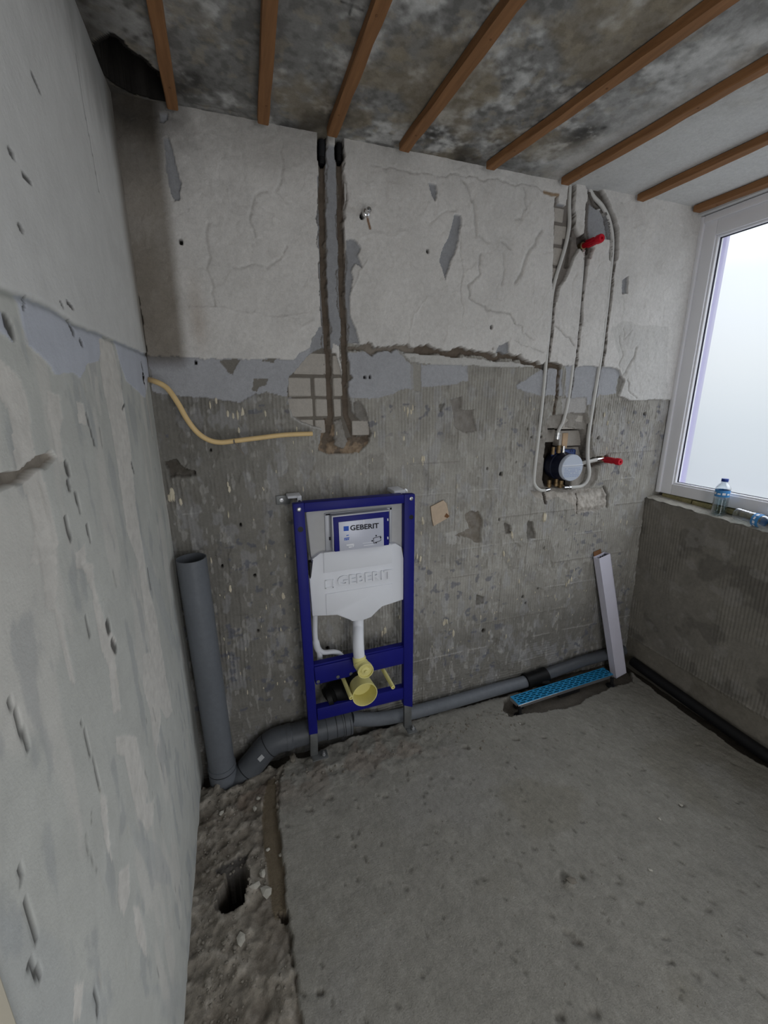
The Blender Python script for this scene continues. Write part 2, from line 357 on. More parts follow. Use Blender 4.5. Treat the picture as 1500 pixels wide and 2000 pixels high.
# smooth skim patches under the plaster edge
SK = [[(290, 690), (575, 700), (600, 680), (640, 650), (640, 690), (600, 715), (572, 735), (563, 776), (520, 765), (498, 770), (470, 786), (430, 780), (395, 778), (360, 775), (330, 768), (300, 765)],
      [(676, 690), (775, 684), (792, 706), (806, 714), (806, 765), (795, 758), (760, 770), (735, 776), (700, 778), (682, 775)],
      [(820, 712), (912, 712), (912, 745), (870, 752), (820, 760)],
      [(1008, 752), (1020, 744), (1058, 720), (1096, 722), (1098, 772), (1050, 772), (1012, 760)],
      [(1104, 712), (1220, 712), (1206, 742), (1204, 768), (1170, 770), (1160, 785), (1140, 790), (1104, 780)]]
for s_ in SK:
    b, m = B.fill(px(wb, *s_), SKIM); B.h[b] = np.where(m, .003+.0012*(n2[b]-.5), B.h[b])
for s_ in [[(427, 702), (472, 702), (462, 718), (458, 734), (444, 726)], [(496, 742), (522, 740), (520, 752), (504, 756), (502, 766), (494, 760)], [(505, 704), (540, 704), (536, 712)]]:
    b, m = B.fill(px(wb, *s_), ADHD, h=.001)
# upper white plaster
UP = [(200, 120), (290, 694), (340, 698), (395, 700), (460, 701), (520, 703), (572, 703), (588, 692), (606, 680), (612, 660), (636, 640), (670, 655), (690, 672), (720, 676), (760, 679), (800, 680), (860, 683), (900, 686), (960, 694), (1020, 704), (1060, 712), (1100, 714), (1180, 716), (1206, 724), (1216, 745), (1206, 772), (1228, 781), (1320, 781), (1420, 300)]
b, m = B.poly(px(wb, *UP), .8)
tro = fbm(U, V, .16, 12, 4, 1, .8)
B.h[b] = np.where(m, .013+.008*(tro[b]-.5)+.0026*(n3[b]-.5)+.0036*(n2[b]-.5)+.0016*sm(.54, .56, fbm(U, V, .2, 45, 4)[b])+.0012*sm(.57, .58, fbm(U, V, .07, 46, 3)[b]), B.h[b]); B.paint(b, m, PLASTER)
B.c[b][..., :3] *= np.where(m, .90+.2*tro[b], 1)[..., None]
B.paint(np.s_[:], sm(.62, .72, fbm(U, V, .3, 13, 3))*(V > 1.9)*.25, LIGHT)
B.paint(np.s_[:], sm(2.42, 2.62, V+.15*(n1-.5))*sm(1.5, .5, U)*.45, lin(112, 106, 98)); B.paint(np.s_[:], sm(.30, .08, U+.15*(n2-.5))*sm(2.30, 2.55, V+.12*(n1-.5))*.75, lin(74, 71, 67))      # mould bloom along the ceiling
# the greyer wedge under the plaster where the band was skimmed white, right of the pipes
B.fill(px(wb, (1190, 640), (1210, 630), (1300, 640), (1300, 780), (1230, 780), (1206, 770), (1216, 745)), LIGHT, a=.6)
# places where the plaster came away
for s_ in [[(632, 283), (657, 288), (660, 400), (664, 560), (668, 640), (672, 672), (650, 700), (640, 660), (634, 560), (630, 400)],
           [(676, 470), (690, 468), (703, 486), (696, 500), (706, 524), (692, 515), (684, 530), (688, 545), (684, 580), (682, 610), (690, 640), (700, 672), (672, 668), (668, 560)],
           [(616, 345), (630, 340), (632, 420), (632, 470), (640, 560), (642, 640), (628, 650), (624, 560), (622, 470), (617, 430), (622, 390)],
           [(604, 690), (612, 662), (622, 640), (642, 640), (646, 690)],
           [(884, 420), (897, 422), (899, 438), (893, 470), (886, 500), (877, 514), (869, 535), (866, 550), (862, 530), (856, 512), (862, 490), (872, 465), (880, 440)],
           [(836, 362), (849, 362), (851, 378), (846, 396), (841, 384)],
           [(322, 277), (332, 277), (338, 292), (345, 320), (351, 350), (355, 358), (351, 372), (352, 390), (341, 393), (334, 380), (328, 340)],
           [(311, 226), (327, 226), (328, 240), (322, 248), (313, 244)],
           [(1142, 400), (1150, 398), (1185, 425), (1192, 468), (1172, 466), (1145, 470)],
           [(1210, 550), (1222, 540), (1222, 574), (1210, 574)],
           [(966, 690), (972, 676), (990, 668), (990, 690), (985, 694)],
           [(1086, 402), (1100, 402), (1100, 420), (1088, 416)]]:
    b, m = B.fill(px(wb, *s_), lin(156, 157, 160), k=.6); B.h[b] = np.where(m, .0015+.001*(n2[b]-.5), B.h[b])
# trowel folds, cracks and drags in the plaster
for pts, wd, dh, a in [
    ([(722, 326), (790, 334), (877, 348), (898, 344), (1028, 366), (1068, 374)], .004, -.004, .45), ([(902, 353), (916, 377), (925, 409), (927, 460)], .009, -.007, .35),
    ([(936, 497), (933, 535), (915, 557), (916, 578), (942, 600), (970, 611), (992, 614), (1003, 629)], .007, -.006, .5), ([(1021, 374), (1026, 402), (1018, 430), (1002, 432)], .006, -.005, .3),
    ([(1053, 452), (1040, 480), (1020, 510), (1012, 540), (1003, 558)], .011, -.008, .45), ([(790, 497), (834, 579), (808, 614), (798, 670)], .004, .004, 0), ([(898, 440), (900, 620)], .003, -.004, .3),
    ([(521, 372), (497, 380), (487, 400), (490, 430), (496, 465)], .006, -.005, .3), ([(407, 440), (404, 470), (415, 505), (408, 530), (416, 560), (414, 600)], .006, -.005, .3),
    ([(1076, 636), (1086, 648), (1108, 656), (1116, 674)], .005, -.008, .6), ([(1003, 629), (1020, 640), (1018, 652), (1040, 660)], .004, -.006, .45), ([(1000, 668), (1030, 680), (1060, 685)], .004, -.004, .4),
    ([(370, 598), (440, 608), (540, 622), (600, 618)], .004, .004, 0), ([(545, 300), (552, 350), (540, 380), (560, 400)], .005, -.004, .2), ([(455, 520), (520, 524), (548, 510), (560, 480)], .004, -.004, .25),
    ([(1204, 762), (1210, 740), (1222, 722), (1236, 700), (1240, 680)], .007, -.008, .5), ([(1220, 742), (1226, 765), (1240, 778)], .005, -.006, .4), ([(1206, 655), (1212, 700), (1206, 720)], .004, -.005, .3),
    ([(1212, 640), (1216, 665), (1230, 650)], .005, -.004, .3), ([(840, 440), (870, 410), (885, 415)], .004, -.003, .2), ([(700, 465), (760, 462), (790, 450)], .006, .003, 0), ([(688, 570), (702, 530), (716, 508)], .004, .005, 0),
    ([(560, 620), (590, 640), (612, 628)], .005, .005, 0), ([(975, 470), (996, 492)], .010, -.006, .4), ([(978, 500), (982, 530), (975, 560)], .006, -.005, .3), ([(935, 462), (950, 475)], .009, -.005, .3)]:
    B.crack(px(wb, *pts), wd*.85, dh*.8, lin(112, 108, 103), a*.8, k=1.4)
rr = random.Random(3)
for i in range(34):                                                    # short drags and dimples of the trowel
    x, z = rr.uniform(.3, 2.55), rr.uniform(1.82, 2.5); pts = [(x, z)]; a = rr.uniform(0, 6.28)
    for k in range(4): a += rr.uniform(-.9, .9); x += .022*math.cos(a); z += .03*math.sin(a); pts.append((x, z))
    B.crack(pts, rr.uniform(.003, .008), rr.choice([-1, 1])*rr.uniform(.0008, .0022), lin(120, 116, 112), .06)
# broken ledge between plaster and tiles
led = [(676, 680), (720, 682), (765, 684), (800, 681), (830, 683), (870, 687), (920, 691), (960, 696), (1010, 704), (1060, 711), (1090, 714)]
b, D, T = B.line(px(wb, *led), .08, 2.4); D = D+.016*(fbm(U, V, .02, 41, 3)[b]-.5); wd = .009+.009*np.sin(np.pi*np.clip(T*1.1, 0, 1)); m = 1-sm(wd*.8, wd, D)
B.h[b] = B.h[b]*(1-m)-.024*m*(1-.4*n3[b]); B.paint(b, m, CHASE); B.paint(b, m*(T < .35), lin(150, 142, 132), .8)
b, m = B.fill(px(wb, (783, 692), (800, 690), (860, 695), (930, 702), (1000, 709), (1052, 716), (1020, 717), (950, 716), (870, 713), (800, 708)), LIGHT, k=.6); B.h[b] = np.where(m, .012+.008*(n2[b]-.5), B.h[b])
b, m = B.fill(px(wb, (806, 712), (822, 712), (823, 766), (808, 766)), ADH, h=.0, k=.3)
# exposed masonry: joints recessed, the bricks themselves are parts (below)
MAS = [(566, 735), (578, 722), (592, 706), (604, 694), (620, 684), (640, 678), (660, 690), (667, 736), (672, 700), (682, 705), (684, 730), (690, 738), (682, 745), (682, 775), (688, 805), (702, 815), (722, 832), (726, 848), (720, 860), (700, 884), (640, 886), (622, 880), (628, 838), (612, 832), (590, 826), (572, 816), (566, 800), (562, 765)]
b, m = B.fill(px(wb, *MAS), lin(120, 114, 106), k=.5); B.h[b] = np.where(m, -.010+.004*(n3[b]-.5), B.h[b])
b, m = B.fill(px(wb, (648, 690), (656, 690), (668, 735), (667, 700), (662, 676), (650, 670)), PLASTER, h=.004, k=.3)
b, D, T = B.line(px(wb, (566, 800), (572, 816), (590, 828), (612, 834), (628, 838)), .03, .8); m = np.exp(-(D/.006)**2); B.h[b] += .008*m; B.paint(b, m*.8, LIGHT)
# rubble pocket at the foot of the two chases
b, m = B.fill(px(wb, (634, 815), (652, 822), (668, 850), (676, 858), (722, 850), (722, 862), (702, 885), (642, 886), (624, 880), (627, 842)), k=.8)
k_ = fbm(U, V, .035, 14, 4)[b]; B.h[b] = np.where(m, -.042+.05*k_, B.h[b]); cc = np.where((k_ > .52)[..., None], np.array(lin(150, 132, 112)), np.array(lin(120, 108, 96))); B.c[b][..., :3] = np.where(m[..., None], cc*(.7+.6*n3[b])[..., None], B.c[b][..., :3])
b, m = B.fill(px(wb, (651, 822), (664, 818), (678, 862), (672, 876), (655, 868)), lin(150, 146, 140), k=.8); B.h[b] = np.where(m, -.012+.03*(k_ if k_.shape == m.shape else fbm(U, V, .035, 14, 4)[b]), B.h[b])
b, m = B.fill(px(wb, (688, 786), (702, 782), (716, 800), (722, 830), (708, 826), (694, 812)), lin(134, 130, 124), k=.8); B.h[b] = np.where(m, -.02+.04*fbm(U, V, .03, 15, 4)[b], B.h[b])
# the two vertical chases (left pair)
G1 = [(627, 250), (627, 330), (629, 400), (631, 480), (633, 560), (637, 630), (641, 700), (644, 760), (646, 815), (640, 845), (634, 862)]
G2 = [(661, 262), (662, 320), (664, 400), (666, 480), (668, 560), (671, 640), (673, 700), (674, 780), (676, 808), (684, 830), (692, 850)]
for g in (G1, G2):
    b, D, T = B.groove(px(wb, *g), .0130, .019, CHASE, k=.35); m = 1-sm(.010, .013, D)
    B.c[b][..., :3] *= (1-.14*m*(np.sin(V[b]*58) > .55)*(V[b] > 1.4))[..., None]
    b, D, T = B.line(px(wb, *g), .05, 1.6); rag = (D < .016) & (D > .0115) & (V[b] > 1.72); B.h[b] = np.where(rag, -.010*n3[b], B.h[b]); B.paint(b, rag, lin(120, 114, 106), .7)
B.groove(px(wb, (627, 250), (627, 312)), .018, .05, DARK, k=.3); B.groove(px(wb, (661, 262), (662, 308)), .018, .05, DARK, k=.3)
# small channel right of the pipes' first chase
B.groove(px(wb, (1062, 712), (1091, 716)), .013, .02, CHASE); B.groove(px(wb, (1091, 716), (1087, 770), (1081, 812)), .010, .018, CHASE)
# chases of the three water pipes
P1 = [(1117, 356), (1114, 400), (1110, 440), (1104, 475), (1094, 510), (1083, 545), (1076, 580), (1071, 640), (1066, 690), (1061, 750), (1055, 810), (1048, 870), (1042, 925), (1042, 945), (1051, 956), (1063, 957)]
P2 = [(1138, 492), (1136, 530), (1131, 590), (1126, 640), (1121, 690), (1114, 750), (1108, 790), (1100, 822), (1094, 845)]
P3 = [(1154, 362), (1162, 382), (1177, 402), (1189, 430), (1194, 465), (1193, 500), (1188, 550), (1183, 600), (1177, 650), (1171, 700), (1163, 750), (1155, 800), (1148, 850), (1142, 890), (1141, 925), (1130, 946), (1105, 951)]
b, m = B.fill(px(wb, (1080, 388), (1087, 386), (1088, 402), (1102, 404), (1107, 360), (1122, 356), (1120, 400), (1117, 440), (1128, 462), (1133, 480), (1120, 502), (1106, 536), (1100, 548), (1090, 560), (1084, 590), (1074, 592), (1076, 540), (1079, 480)), lin(128, 122, 116), k=.5); B.h[b] = np.where(m, -.008+.004*(n3[b]-.5), B.h[b])
B.groove(px(wb, (1082, 392), (1081, 460), (1077, 530)), .006, .025, DARK, k=.3); B.groove(px(wb, (1118, 420), (1116, 470), (1108, 520)), .010, .02, lin(104, 98, 92), k=.5)
b, m = B.fill(px(wb, (1112, 462), (1128, 466), (1140, 455), (1142, 400), (1144, 364), (1166, 361), (1180, 388), (1186, 420), (1150, 400), (1148, 440), (1150, 480), (1158, 486), (1150, 506), (1138, 500), (1126, 480)), lin(120, 115, 110), k=.6); B.h[b] = np.where(m, -.006+.008*(n3[b]-.5), B.h[b])
B.groove(px(wb, (1143, 402), (1142, 440), (1139, 470)), .009, .03, lin(62, 56, 52), k=.6); B.groove(px(wb, (1136, 472), (1144, 486)), .026, .035, lin(84, 78, 74), k=1.2)
B.groove(px(wb, (1146, 364), (1156, 364)), .016, .03, DARK, k=.4)
for g, wd, dp, sh in ((P1[:13], .011, .016, .007), (P2[:7], .008, .014, .008), (P3[:14], .014, .018, .006)):
    pts = [(x+sh, z) for x, z in px(wb, *g)]; B.groove(pts, wd, dp, lin(112, 106, 100), k=.7)
b, D, T = B.line(px(wb, *P3[:6]), .06, 1.0); m = (D < .03); B.h[b] = np.where(m & (D > .012), -.012, B.h[b]); B.paint(b, m*sm(.010, .02, D), lin(84, 78, 72), .9)
b, m = B.fill(px(wb, (1136, 500), (1148, 500), (1142, 540), (1136, 580), (1134, 640), (1129, 600)), lin(108, 104, 100), h=-.006, k=.4)
b, m = B.fill(px(wb, (1096, 778), (1146, 776), (1144, 806), (1100, 808)), lin(176, 173, 170), h=-.002, k=.6)
# niche of the mixer
b, m = B.fill(px(wb, (1048, 862), (1066, 826), (1074, 812), (1100, 808), (1146, 806), (1152, 850), (1160, 882), (1166, 905), (1166, 935), (1150, 958), (1110, 962), (1064, 962), (1046, 956), (1040, 920)), lin(150, 145, 138), k=.8)
B.h[b] = np.where(m, -.012+.016*(fbm(U, V, .03, 16, 3)[b]-.5), B.h[b])
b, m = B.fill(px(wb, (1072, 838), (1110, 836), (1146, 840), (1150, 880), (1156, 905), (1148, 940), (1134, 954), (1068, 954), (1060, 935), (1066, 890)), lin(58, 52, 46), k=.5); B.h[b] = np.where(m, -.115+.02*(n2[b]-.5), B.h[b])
b, m = B.fill(px(wb, (1142, 900), (1170, 893), (1186, 886), (1192, 900), (1170, 908), (1150, 914)), lin(96, 88, 80), k=1); B.h[b] = np.where(m, -.03, B.h[b])
b, m = B.fill(px(wb, (1034, 958), (1066, 962), (1110, 960), (1150, 956), (1180, 950), (1188, 966), (1186, 992), (1160, 1000), (1128, 1004), (1118, 984), (1090, 972), (1062, 978), (1040, 966)), lin(182, 176, 168), k=1.2); rb = fbm(U, V, .04, 17, 4)[b]; B.h[b] = np.where(m, -.010+.034*(rb-.35), B.h[b]); B.c[b][..., :3] *= np.where(m, .55+.9*rb, 1)[..., None]
B.groove(px(wb, (1063, 963), (1066, 982)), .010, .02, lin(92, 86, 80)); B.groove(px(wb, (1128, 966), (1128, 1004)), .004, .02, lin(70, 64, 58)); B.crack(px(wb, (1180, 950), (1188, 966), (1186, 992)), .006, -.014, lin(66, 60, 56), .8)
# gouges and pits in the tile bed
for pts, col, hh in [([(325, 905), (345, 900), (360, 912), (382, 918), (384, 928), (350, 932), (330, 934)], lin(96, 90, 82), -.03), ([(906, 1004), (918, 996), (934, 998), (942, 1020), (938, 1060), (926, 1062), (914, 1050), (890, 1046), (916, 1034)], lin(118, 108, 96), -.014),
                     ([(930, 1160), (945, 1165), (944, 1180), (930, 1185)], lin(100, 96, 90), -.01), ([(880, 780), (900, 776), (902, 800), (925, 800), (930, 840), (905, 845), (890, 836)], lin(128, 122, 116), -.01), ([(858, 790), (870, 788), (862, 808)], lin(96, 92, 86), -.008),
                     ([(1030, 1015), (1042, 1020), (1046, 1050), (1030, 1058)], lin(92, 88, 82), -.012), ([(985, 1020), (996, 1026), (998, 1040), (986, 1044)], lin(96, 90, 84), -.012)]:
    b, m = B.fill(px(wb, *pts), k=1.0); k_ = fbm(U, V, .025, 18, 3)[b]; B.h[b] = np.where(m, hh*(.6+.8*k_), B.h[b]); B.paint(b, m*(.4+.6*k_), col)
for pts, col in [([(560, 792), (570, 776), (580, 790)], SKIM), ([(868, 1040), (895, 1036), (892, 1060), (872, 1064)], LIGHT), ([(800, 700), (812, 700), (812, 770), (802, 764)], ADH)]:
    B.fill(px(wb, *pts), col, k=1.2, a=.5)
for q, r in [((712, 737), .006), ((722, 737), .006), ((382, 708), .006), ((833, 492), .007), ((1037, 853), .006), ((1060, 854), .006), ((1167, 855), .008), ((412, 880), .005), ((354, 474), .008), ((978, 925), .010), ((952, 915), .006), ((974, 1014), .006), ((1062, 1070), .006), ((1051, 1150), .006), ((1027, 1178), .006), ((434, 1106), .006), ((498, 1123), .007), ((957, 640), .008), ((705, 424), .010), ((1259, 808), .008), ((1030, 838), .004), ((1007, 902), .004), ((470, 1025), .006), ((504, 1232), .006), ((1021, 1166), .009), ((944, 1232), .012), ((640, 1266), .01)]:
    x, z = wb(q); b, D, T = B.line([(x, z-.002), (x, z+.002)], .04, .2); m = 1-sm(r*.7, r, D); B.h[b] -= .02*m; B.paint(b, m, lin(34, 31, 29))
# old leak: a brown damp band in the corner, and rust under the nipple
st = sm(.155, .105, U+.03*(fbm(U, V, .3, 19, 3, 1, .3)-.5))*sm(1.76, 1.83, V)
B.c[..., :3] *= (1-st[..., None]*np.array([.60, .63, .67])*(.75+.4*fbm(U, V, .15, 20, 3))[..., None])
st2 = np.exp(-((U-.185)/.03)**2)*sm(1.8, 1.95, V)*sm(2.2, 1.9, V); B.paint(np.s_[:], st2*.35, lin(150, 124, 96))
B.paint(np.s_[:], sm(.50, .75, fbm(U, V, .1, 22, 3))*st*.5*sm(2.15, 2.5, V), lin(60, 58, 56))
b, D, T = B.line(px(wb, (716, 430), (720, 449)), .03, .2); B.paint(b, 1-sm(.003, .007, D), lin(126, 88, 52), .9)
b, D, T = B.line(px(wb, (1058, 376), (1086, 384)), .03, .6); B.paint(b, 1-sm(.004, .009, D), lin(140, 108, 62), .8)
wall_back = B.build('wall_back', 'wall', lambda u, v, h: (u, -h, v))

# bricks seen where the plaster is gone (parts of the wall)
def brick(q0, q1, d=-.005, depth=.05, parent=wall_back, m='brick', jit=.0015):
    x0, z1 = wb(q0); x1, z0 = wb(q1); bm = bmesh.new(); add_box(bm, (x0, -d, z0), (x1, -d+depth, z1), .0035, 1)
    for v in bm.verts: v.co += Vector((rr.uniform(-jit, jit), rr.uniform(-jit, jit), rr.uniform(-jit, jit)))
    return obj('brick', bm, m, parent)
for q in [((572, 688), (637, 731)), ((650, 694), (667, 732)), ((562, 737), (608, 774)), ((613, 737), (639, 774)), ((651, 737), (669, 774)), ((560, 779), (612, 814)), ((616, 779), (640, 814)), ((652, 779), (667, 814)), ((566, 820), (613, 850)), ((616, 820), (636, 846)), ((688, 822), (722, 850))]:
    brick(*q)
for q in [((1084, 404), (1101, 434)), ((1084, 438), (1099, 478)), ((1082, 482), (1097, 518)), ((1080, 522), (1092, 545)), ((1100, 440), (1106, 466))]: brick(*q, d=-.004)
for q, d in [(((1108, 843), (1152, 872)), -.055), (((1060, 842), (1106, 866)), -.095), (((1112, 877), (1156, 908)), -.07), (((1056, 900), (1078, 950)), -.08), (((1128, 912), (1150, 950)), -.035), (((1100, 812), (1140, 838)), -.012)]: brick(*q, d=d, m='brick')
# flecks of cream adhesive still stuck to the wall (stuff) 
bm = bmesh.new(); rr = random.Random(11)
for i in range(420):
    x, z = rr.uniform(.12, 2.5), rr.uniform(.3, 1.68)
    if rr.random() > .35+.65*float(fbm(np.array(x), np.array(z), .3, 33, 2) > .5): continue
    iu = int((x+.03)/.0031); iv = int((z+.14)/.004); h0 = float(B.h[iv, iu])
    if h0 < -.008 or B.c[iv, iu, 0] > .36: continue
    tall = rr.random() < .55; add_rock(bm, (x, -h0, z), rr.uniform(.003, .0075), i, 1, (.55, .45, rr.uniform(1.5, 3) if tall else .9))
for q, n_, r_ in [((411, 792), 1, .012), ((422, 784), 1, .010), ((445, 808), 1, .011), ((455, 812), 1, .009), ((464, 812), 1, .013), ((474, 806), 1, .013), ((518, 808), 1, .008), ((335, 955), 2, .014), ((336, 974), 3, .014), ((353, 980), 1, .012), ((449, 950), 2, .010), ((446, 1005), 1, .010), ((800, 800), 2, .013), ((790, 798), 1, .010), ((806, 803), 2, .01), ((826, 898), 2, .012), ((826, 905), 1, .008), ((731, 848), 1, .011), ((789, 856), 1, .009), ((886, 806), 1, .009), ((816, 1090), 3, .014), ((870, 1215), 3, .013), ((885, 1237), 1, .014), ((826, 1014), 2, .012), ((412, 1094), 1, .010), ((553, 1163), 1, .014), ((450, 1147), 1, .013), ((748, 1232), 3, .014), ((780, 1205), 1, .01), ((984, 1085), 2, .012), ((1000, 1040), 2, .012), ((1062, 1014), 2, .018), ((1178, 810), 1, .01), ((1185, 826), 1, .012), ((1176, 1090), 1, .01), ((1113, 1130), 2, .012), ((1104, 1140), 1, .01)]:
    for k in range(n_):
        x, z = wb((q[0]+rr.uniform(-5, 5)*(n_ > 1), q[1]+rr.uniform(-6, 6)*(n_ > 1))); iu = int((x+.03)/.0031); iv = int((z+.14)/.004)
        add_rock(bm, (x, -float(B.h[iv, iu]), z), r_, q[0]+k, 1, (.6, .4, 1.6))
tag(obj('adhesive_flecks', bm, 'chip', wall_back, label='cream flecks of old tile adhesive'), kind='stuff')

# ================================================================== WALL_LEFT  (u = y, v = z, h out of the wall = +x)
A = Surf(np.concatenate([np.arange(-3.0, -1.52, .05), np.arange(-1.52, .03, .006)]), np.arange(-.14, 2.625, .0023)); A.warp(.014, .06, 80)
U, V = A.U, A.V; A.wu = (fbm(U, V, .05, 80, 4, 1, .4)-.5)*.022; A.wv = (fbm(U, V, .03, 89, 3, .6, 1)-.5)*.010; n1 = fbm(U, V, .3, 81); n2 = fbm(U, V, .06, 82); n3 = fbm(U, V, .02, 83, 3)
LB = lin(198, 199, 194); LS = lin(218, 215, 209); LW = lin(222, 222, 220); LSK = lin(200, 204, 214)
A.h = .005*(n1-.5)+.0012*(n2-.5); A.c[..., :3] = np.array(LB)*(.90+.16*n1+.06*n2)[..., None]
str_ = sm(.58, .66, fbm(U, V, .10, 84, 4, 1, .28)); A.paint(np.s_[:], str_*.55, LS)          # vertical scraped streaks
A.paint(np.s_[:], sm(.60, .70, fbm(U, V, .05, 85, 4, 1, .4))*.35, lin(150, 155, 160)); A.paint(np.s_[:], sm(.64, .70, fbm(U+.5*V, V, .12, 86, 3, 1, .2))*.35, lin(176, 180, 182))
UPL = [(0, 560), (20, 570), (50, 582), (100, 604), (140, 630), (170, 645), (205, 657), (245, 676), (300, 704), (190, 90), (0, -900), (-900, -900)]
UPLW = [(-3.1, 2.9), (.1, 2.9), (.1, 1.81)] + [wl(q) for q in [(290, 692), (245, 674), (205, 657), (170, 645), (140, 630), (100, 604), (50, 582), (20, 570), (0, 562)]] + [(-3.1, 1.80)]
b, m = A.poly(UPLW, .5); A.h[b] = np.where(m, .004+.004*(n1[b]-.5)+.001*(n2[b]-.5), A.h[b]); A.paint(b, m, LW); A.c[b][..., :3] *= np.where(m, .94+.12*n1[b], 1)[..., None]
for s_ in [[(32, 574), (60, 586), (100, 604), (150, 637), (205, 656), (200, 690), (194, 706), (172, 712), (160, 740), (146, 728), (128, 730), (110, 736), (100, 716), (75, 690), (50, 672), (46, 640)],
           [(224, 664), (292, 694), (292, 740), (284, 778), (262, 757), (246, 742), (236, 712)], [(-10, 600), (14, 625), (28, 672), (10, 655), (-10, 640)]]:
    b, m = A.fill(px(wl, *s_), LSK, k=.8); A.h[b] = np.where(m, .002+.005*(n1[b]-.5), A.h[b])
for s_ in [[(196, 664), (220, 660), (228, 700), (236, 740), (246, 800), (258, 880), (268, 980), (282, 1080), (292, 1150), (308, 1210), (322, 1300), (338, 1390), (326, 1404), (312, 1380), (300, 1300), (286, 1200), (272, 1100), (252, 1040), (240, 960), (228, 880), (214, 800), (200, 720)],
           [(158, 1100), (182, 1100), (186, 1150), (214, 1230), (228, 1250), (226, 1290), (238, 1388), (224, 1394), (214, 1300), (200, 1260), (182, 1160)],
           [(228, 1436), (252, 1438), (270, 1442), (280, 1500), (292, 1532), (286, 1570), (302, 1560), (300, 1610), (288, 1628), (270, 1600), (258, 1540), (246, 1480), (230, 1466)],
           [(236, 1700), (254, 1690), (258, 1740), (246, 1785), (234, 1760)], [(262, 1770), (274, 1775), (286, 1830), (288, 1870), (270, 1840)], [(282, 1280), (296, 1275), (306, 1330), (316, 1400), (306, 1480), (296, 1400), (280, 1340)],
           [(76, 1060), (112, 1060), (117, 1140), (108, 1180), (120, 1200), (134, 1257), (150, 1334), (142, 1330), (122, 1260), (108, 1200), (90, 1190)],
           [(-10, 690), (20, 720), (42, 745), (60, 800), (70, 880), (98, 960), (116, 1060), (96, 1100), (60, 1100), (70, 1040), (50, 960), (28, 900), (22, 820), (12, 790), (-10, 760)],
           [(95, 765), (120, 770), (126, 820), (118, 852), (126, 900), (116, 905), (104, 840), (94, 810)], [(150, 785), (166, 790), (172, 830), (156, 826)], [(198, 1546), (212, 1556), (214, 1600), (222, 1680), (212, 1660), (202, 1590)], [(148, 1920), (166, 1926), (160, 1990), (144, 2010)], [(150, 1080), (168, 1060), (170, 1120), (152, 1110)]]:
    b, m = A.fill(px(wl, *s_), LS, k=.9); A.h[b] = np.where(m, A.h[b]-.0008+.0016*(n3[b]-.5), A.h[b]); A.c[b][..., :3] *= np.where(m, .88+.24*n3[b], 1)[..., None]
b, m = A.fill(px(wl, (-10, 930), (40, 918), (80, 890), (104, 878), (114, 894), (92, 912), (50, 936), (-10, 962)), lin(146, 138, 128), k=1); k_ = fbm(U, V, .03, 87, 3)[b]; A.h[b] = np.where(m, -.016*(.3+k_), A.h[b])
for pts, wd in [([(172, 810), (187, 868)], .007), ([(131, 908), (136, 922)], .012), ([(135, 944), (138, 952)], .010), ([(149, 962), (158, 998)], .006), ([(130, 1012), (140, 1052)], .008), ([(171, 1026), (178, 1056)], .006), ([(170, 1205), (178, 1243)], .006), ([(163, 1405), (198, 1540)], .003), ([(22, 1367), (38, 1405), (60, 1462)], .004), ([(42, 1690), (48, 1718)], .004), ([(56, 1745), (78, 1830)], .004),
                ([(147, 108), (165, 226), (175, 280), (185, 335), (192, 374)], .005), ([(64, 150), (75, 176)], .008), ([(16, 295), (22, 303)], .008), ([(42, 340), (56, 354)], .006), ([(14, 630), (22, 646)], .016), ([(137, 634), (143, 648)], .012), ([(158, 667), (161, 672)], .009), ([(277, 712), (279, 720)], .014), ([(130, 590), (142, 602)], .006), ([(212, 1215), (216, 1232)], .012), ([(222, 1255), (228, 1268)], .014), ([(260, 905), (264, 920)], .009), ([(36, 443), (40, 448)], .008), ([(116, 590), (122, 600)], .005), ([(290, 1110), (296, 1150)], .006), ([(242, 800), (246, 790)], .006), ([(62, 1880), (84, 1905)], .006), ([(187, 1930), (196, 1975)], .004), ([(44, 605), (52, 580)], .003)]:
    b, D, T = A.line(px(wl, *pts), .04, .5); A.h[b] -= .003*(1-sm(wd*.5, wd*.9, D)); A.paint(b, 1-sm(wd*.55, wd*.95, D), lin(64, 62, 60), .85)
for pts in [[(0, 568), (50, 583), (100, 605), (150, 637), (205, 658), (245, 676), (290, 696)]]:
    A.crack(px(wl, *pts), .006, -.004, lin(112, 116, 112), .5)
for i in range(60):
    y, z = rr.uniform(-1.3, -.05), rr.uniform(.05, 1.75); ln = rr.uniform(.01, .05); A.crack([(y, z), (y+rr.uniform(-.008, .008), z+ln)], rr.uniform(.0025, .005), rr.choice([.0008, -.0015]), rr.choice([lin(90, 88, 84), lin(200, 196, 186)]), .5)
st = sm(-.16, -.03, U+.04*(n1-.5))*sm(1.72, 1.95, V)*sm(1.75, 2.25, V+.4*sm(-.08, 0, U)); A.c[..., :3] *= (1-st[..., None]*np.array([.50, .54, .58]))
A.paint(np.s_[:], sm(2.35, 2.62, V+.25*(fbm(U, V, .12, 88, 4, 2, .4)-.5)+.15*sm(-.4, 0, U))*.55, lin(92, 90, 84))
b, D, T = A.line(px(wl, (284, 745), (292, 800), (300, 850)), .05, .5); A.paint(b, np.exp(-(D/.014)**2)*.5, lin(150, 136, 126)); A.h[b] -= .006*np.exp(-(D/.008)**2)
x, z = wl((281, 740)); b, D, T = A.line([(x, z), (x, z+.003)], .04, .1); m = 1-sm(.012, .016, D); A.h[b] -= .03*m; A.paint(b, 1-sm(.018, .022, D), DARK)
A.h += .03*sm(.12, -.1, V)*sm(-.9, -.3, U)*0
A.build('wall_left', 'left', lambda u, v, h: (h-.002, u, v))

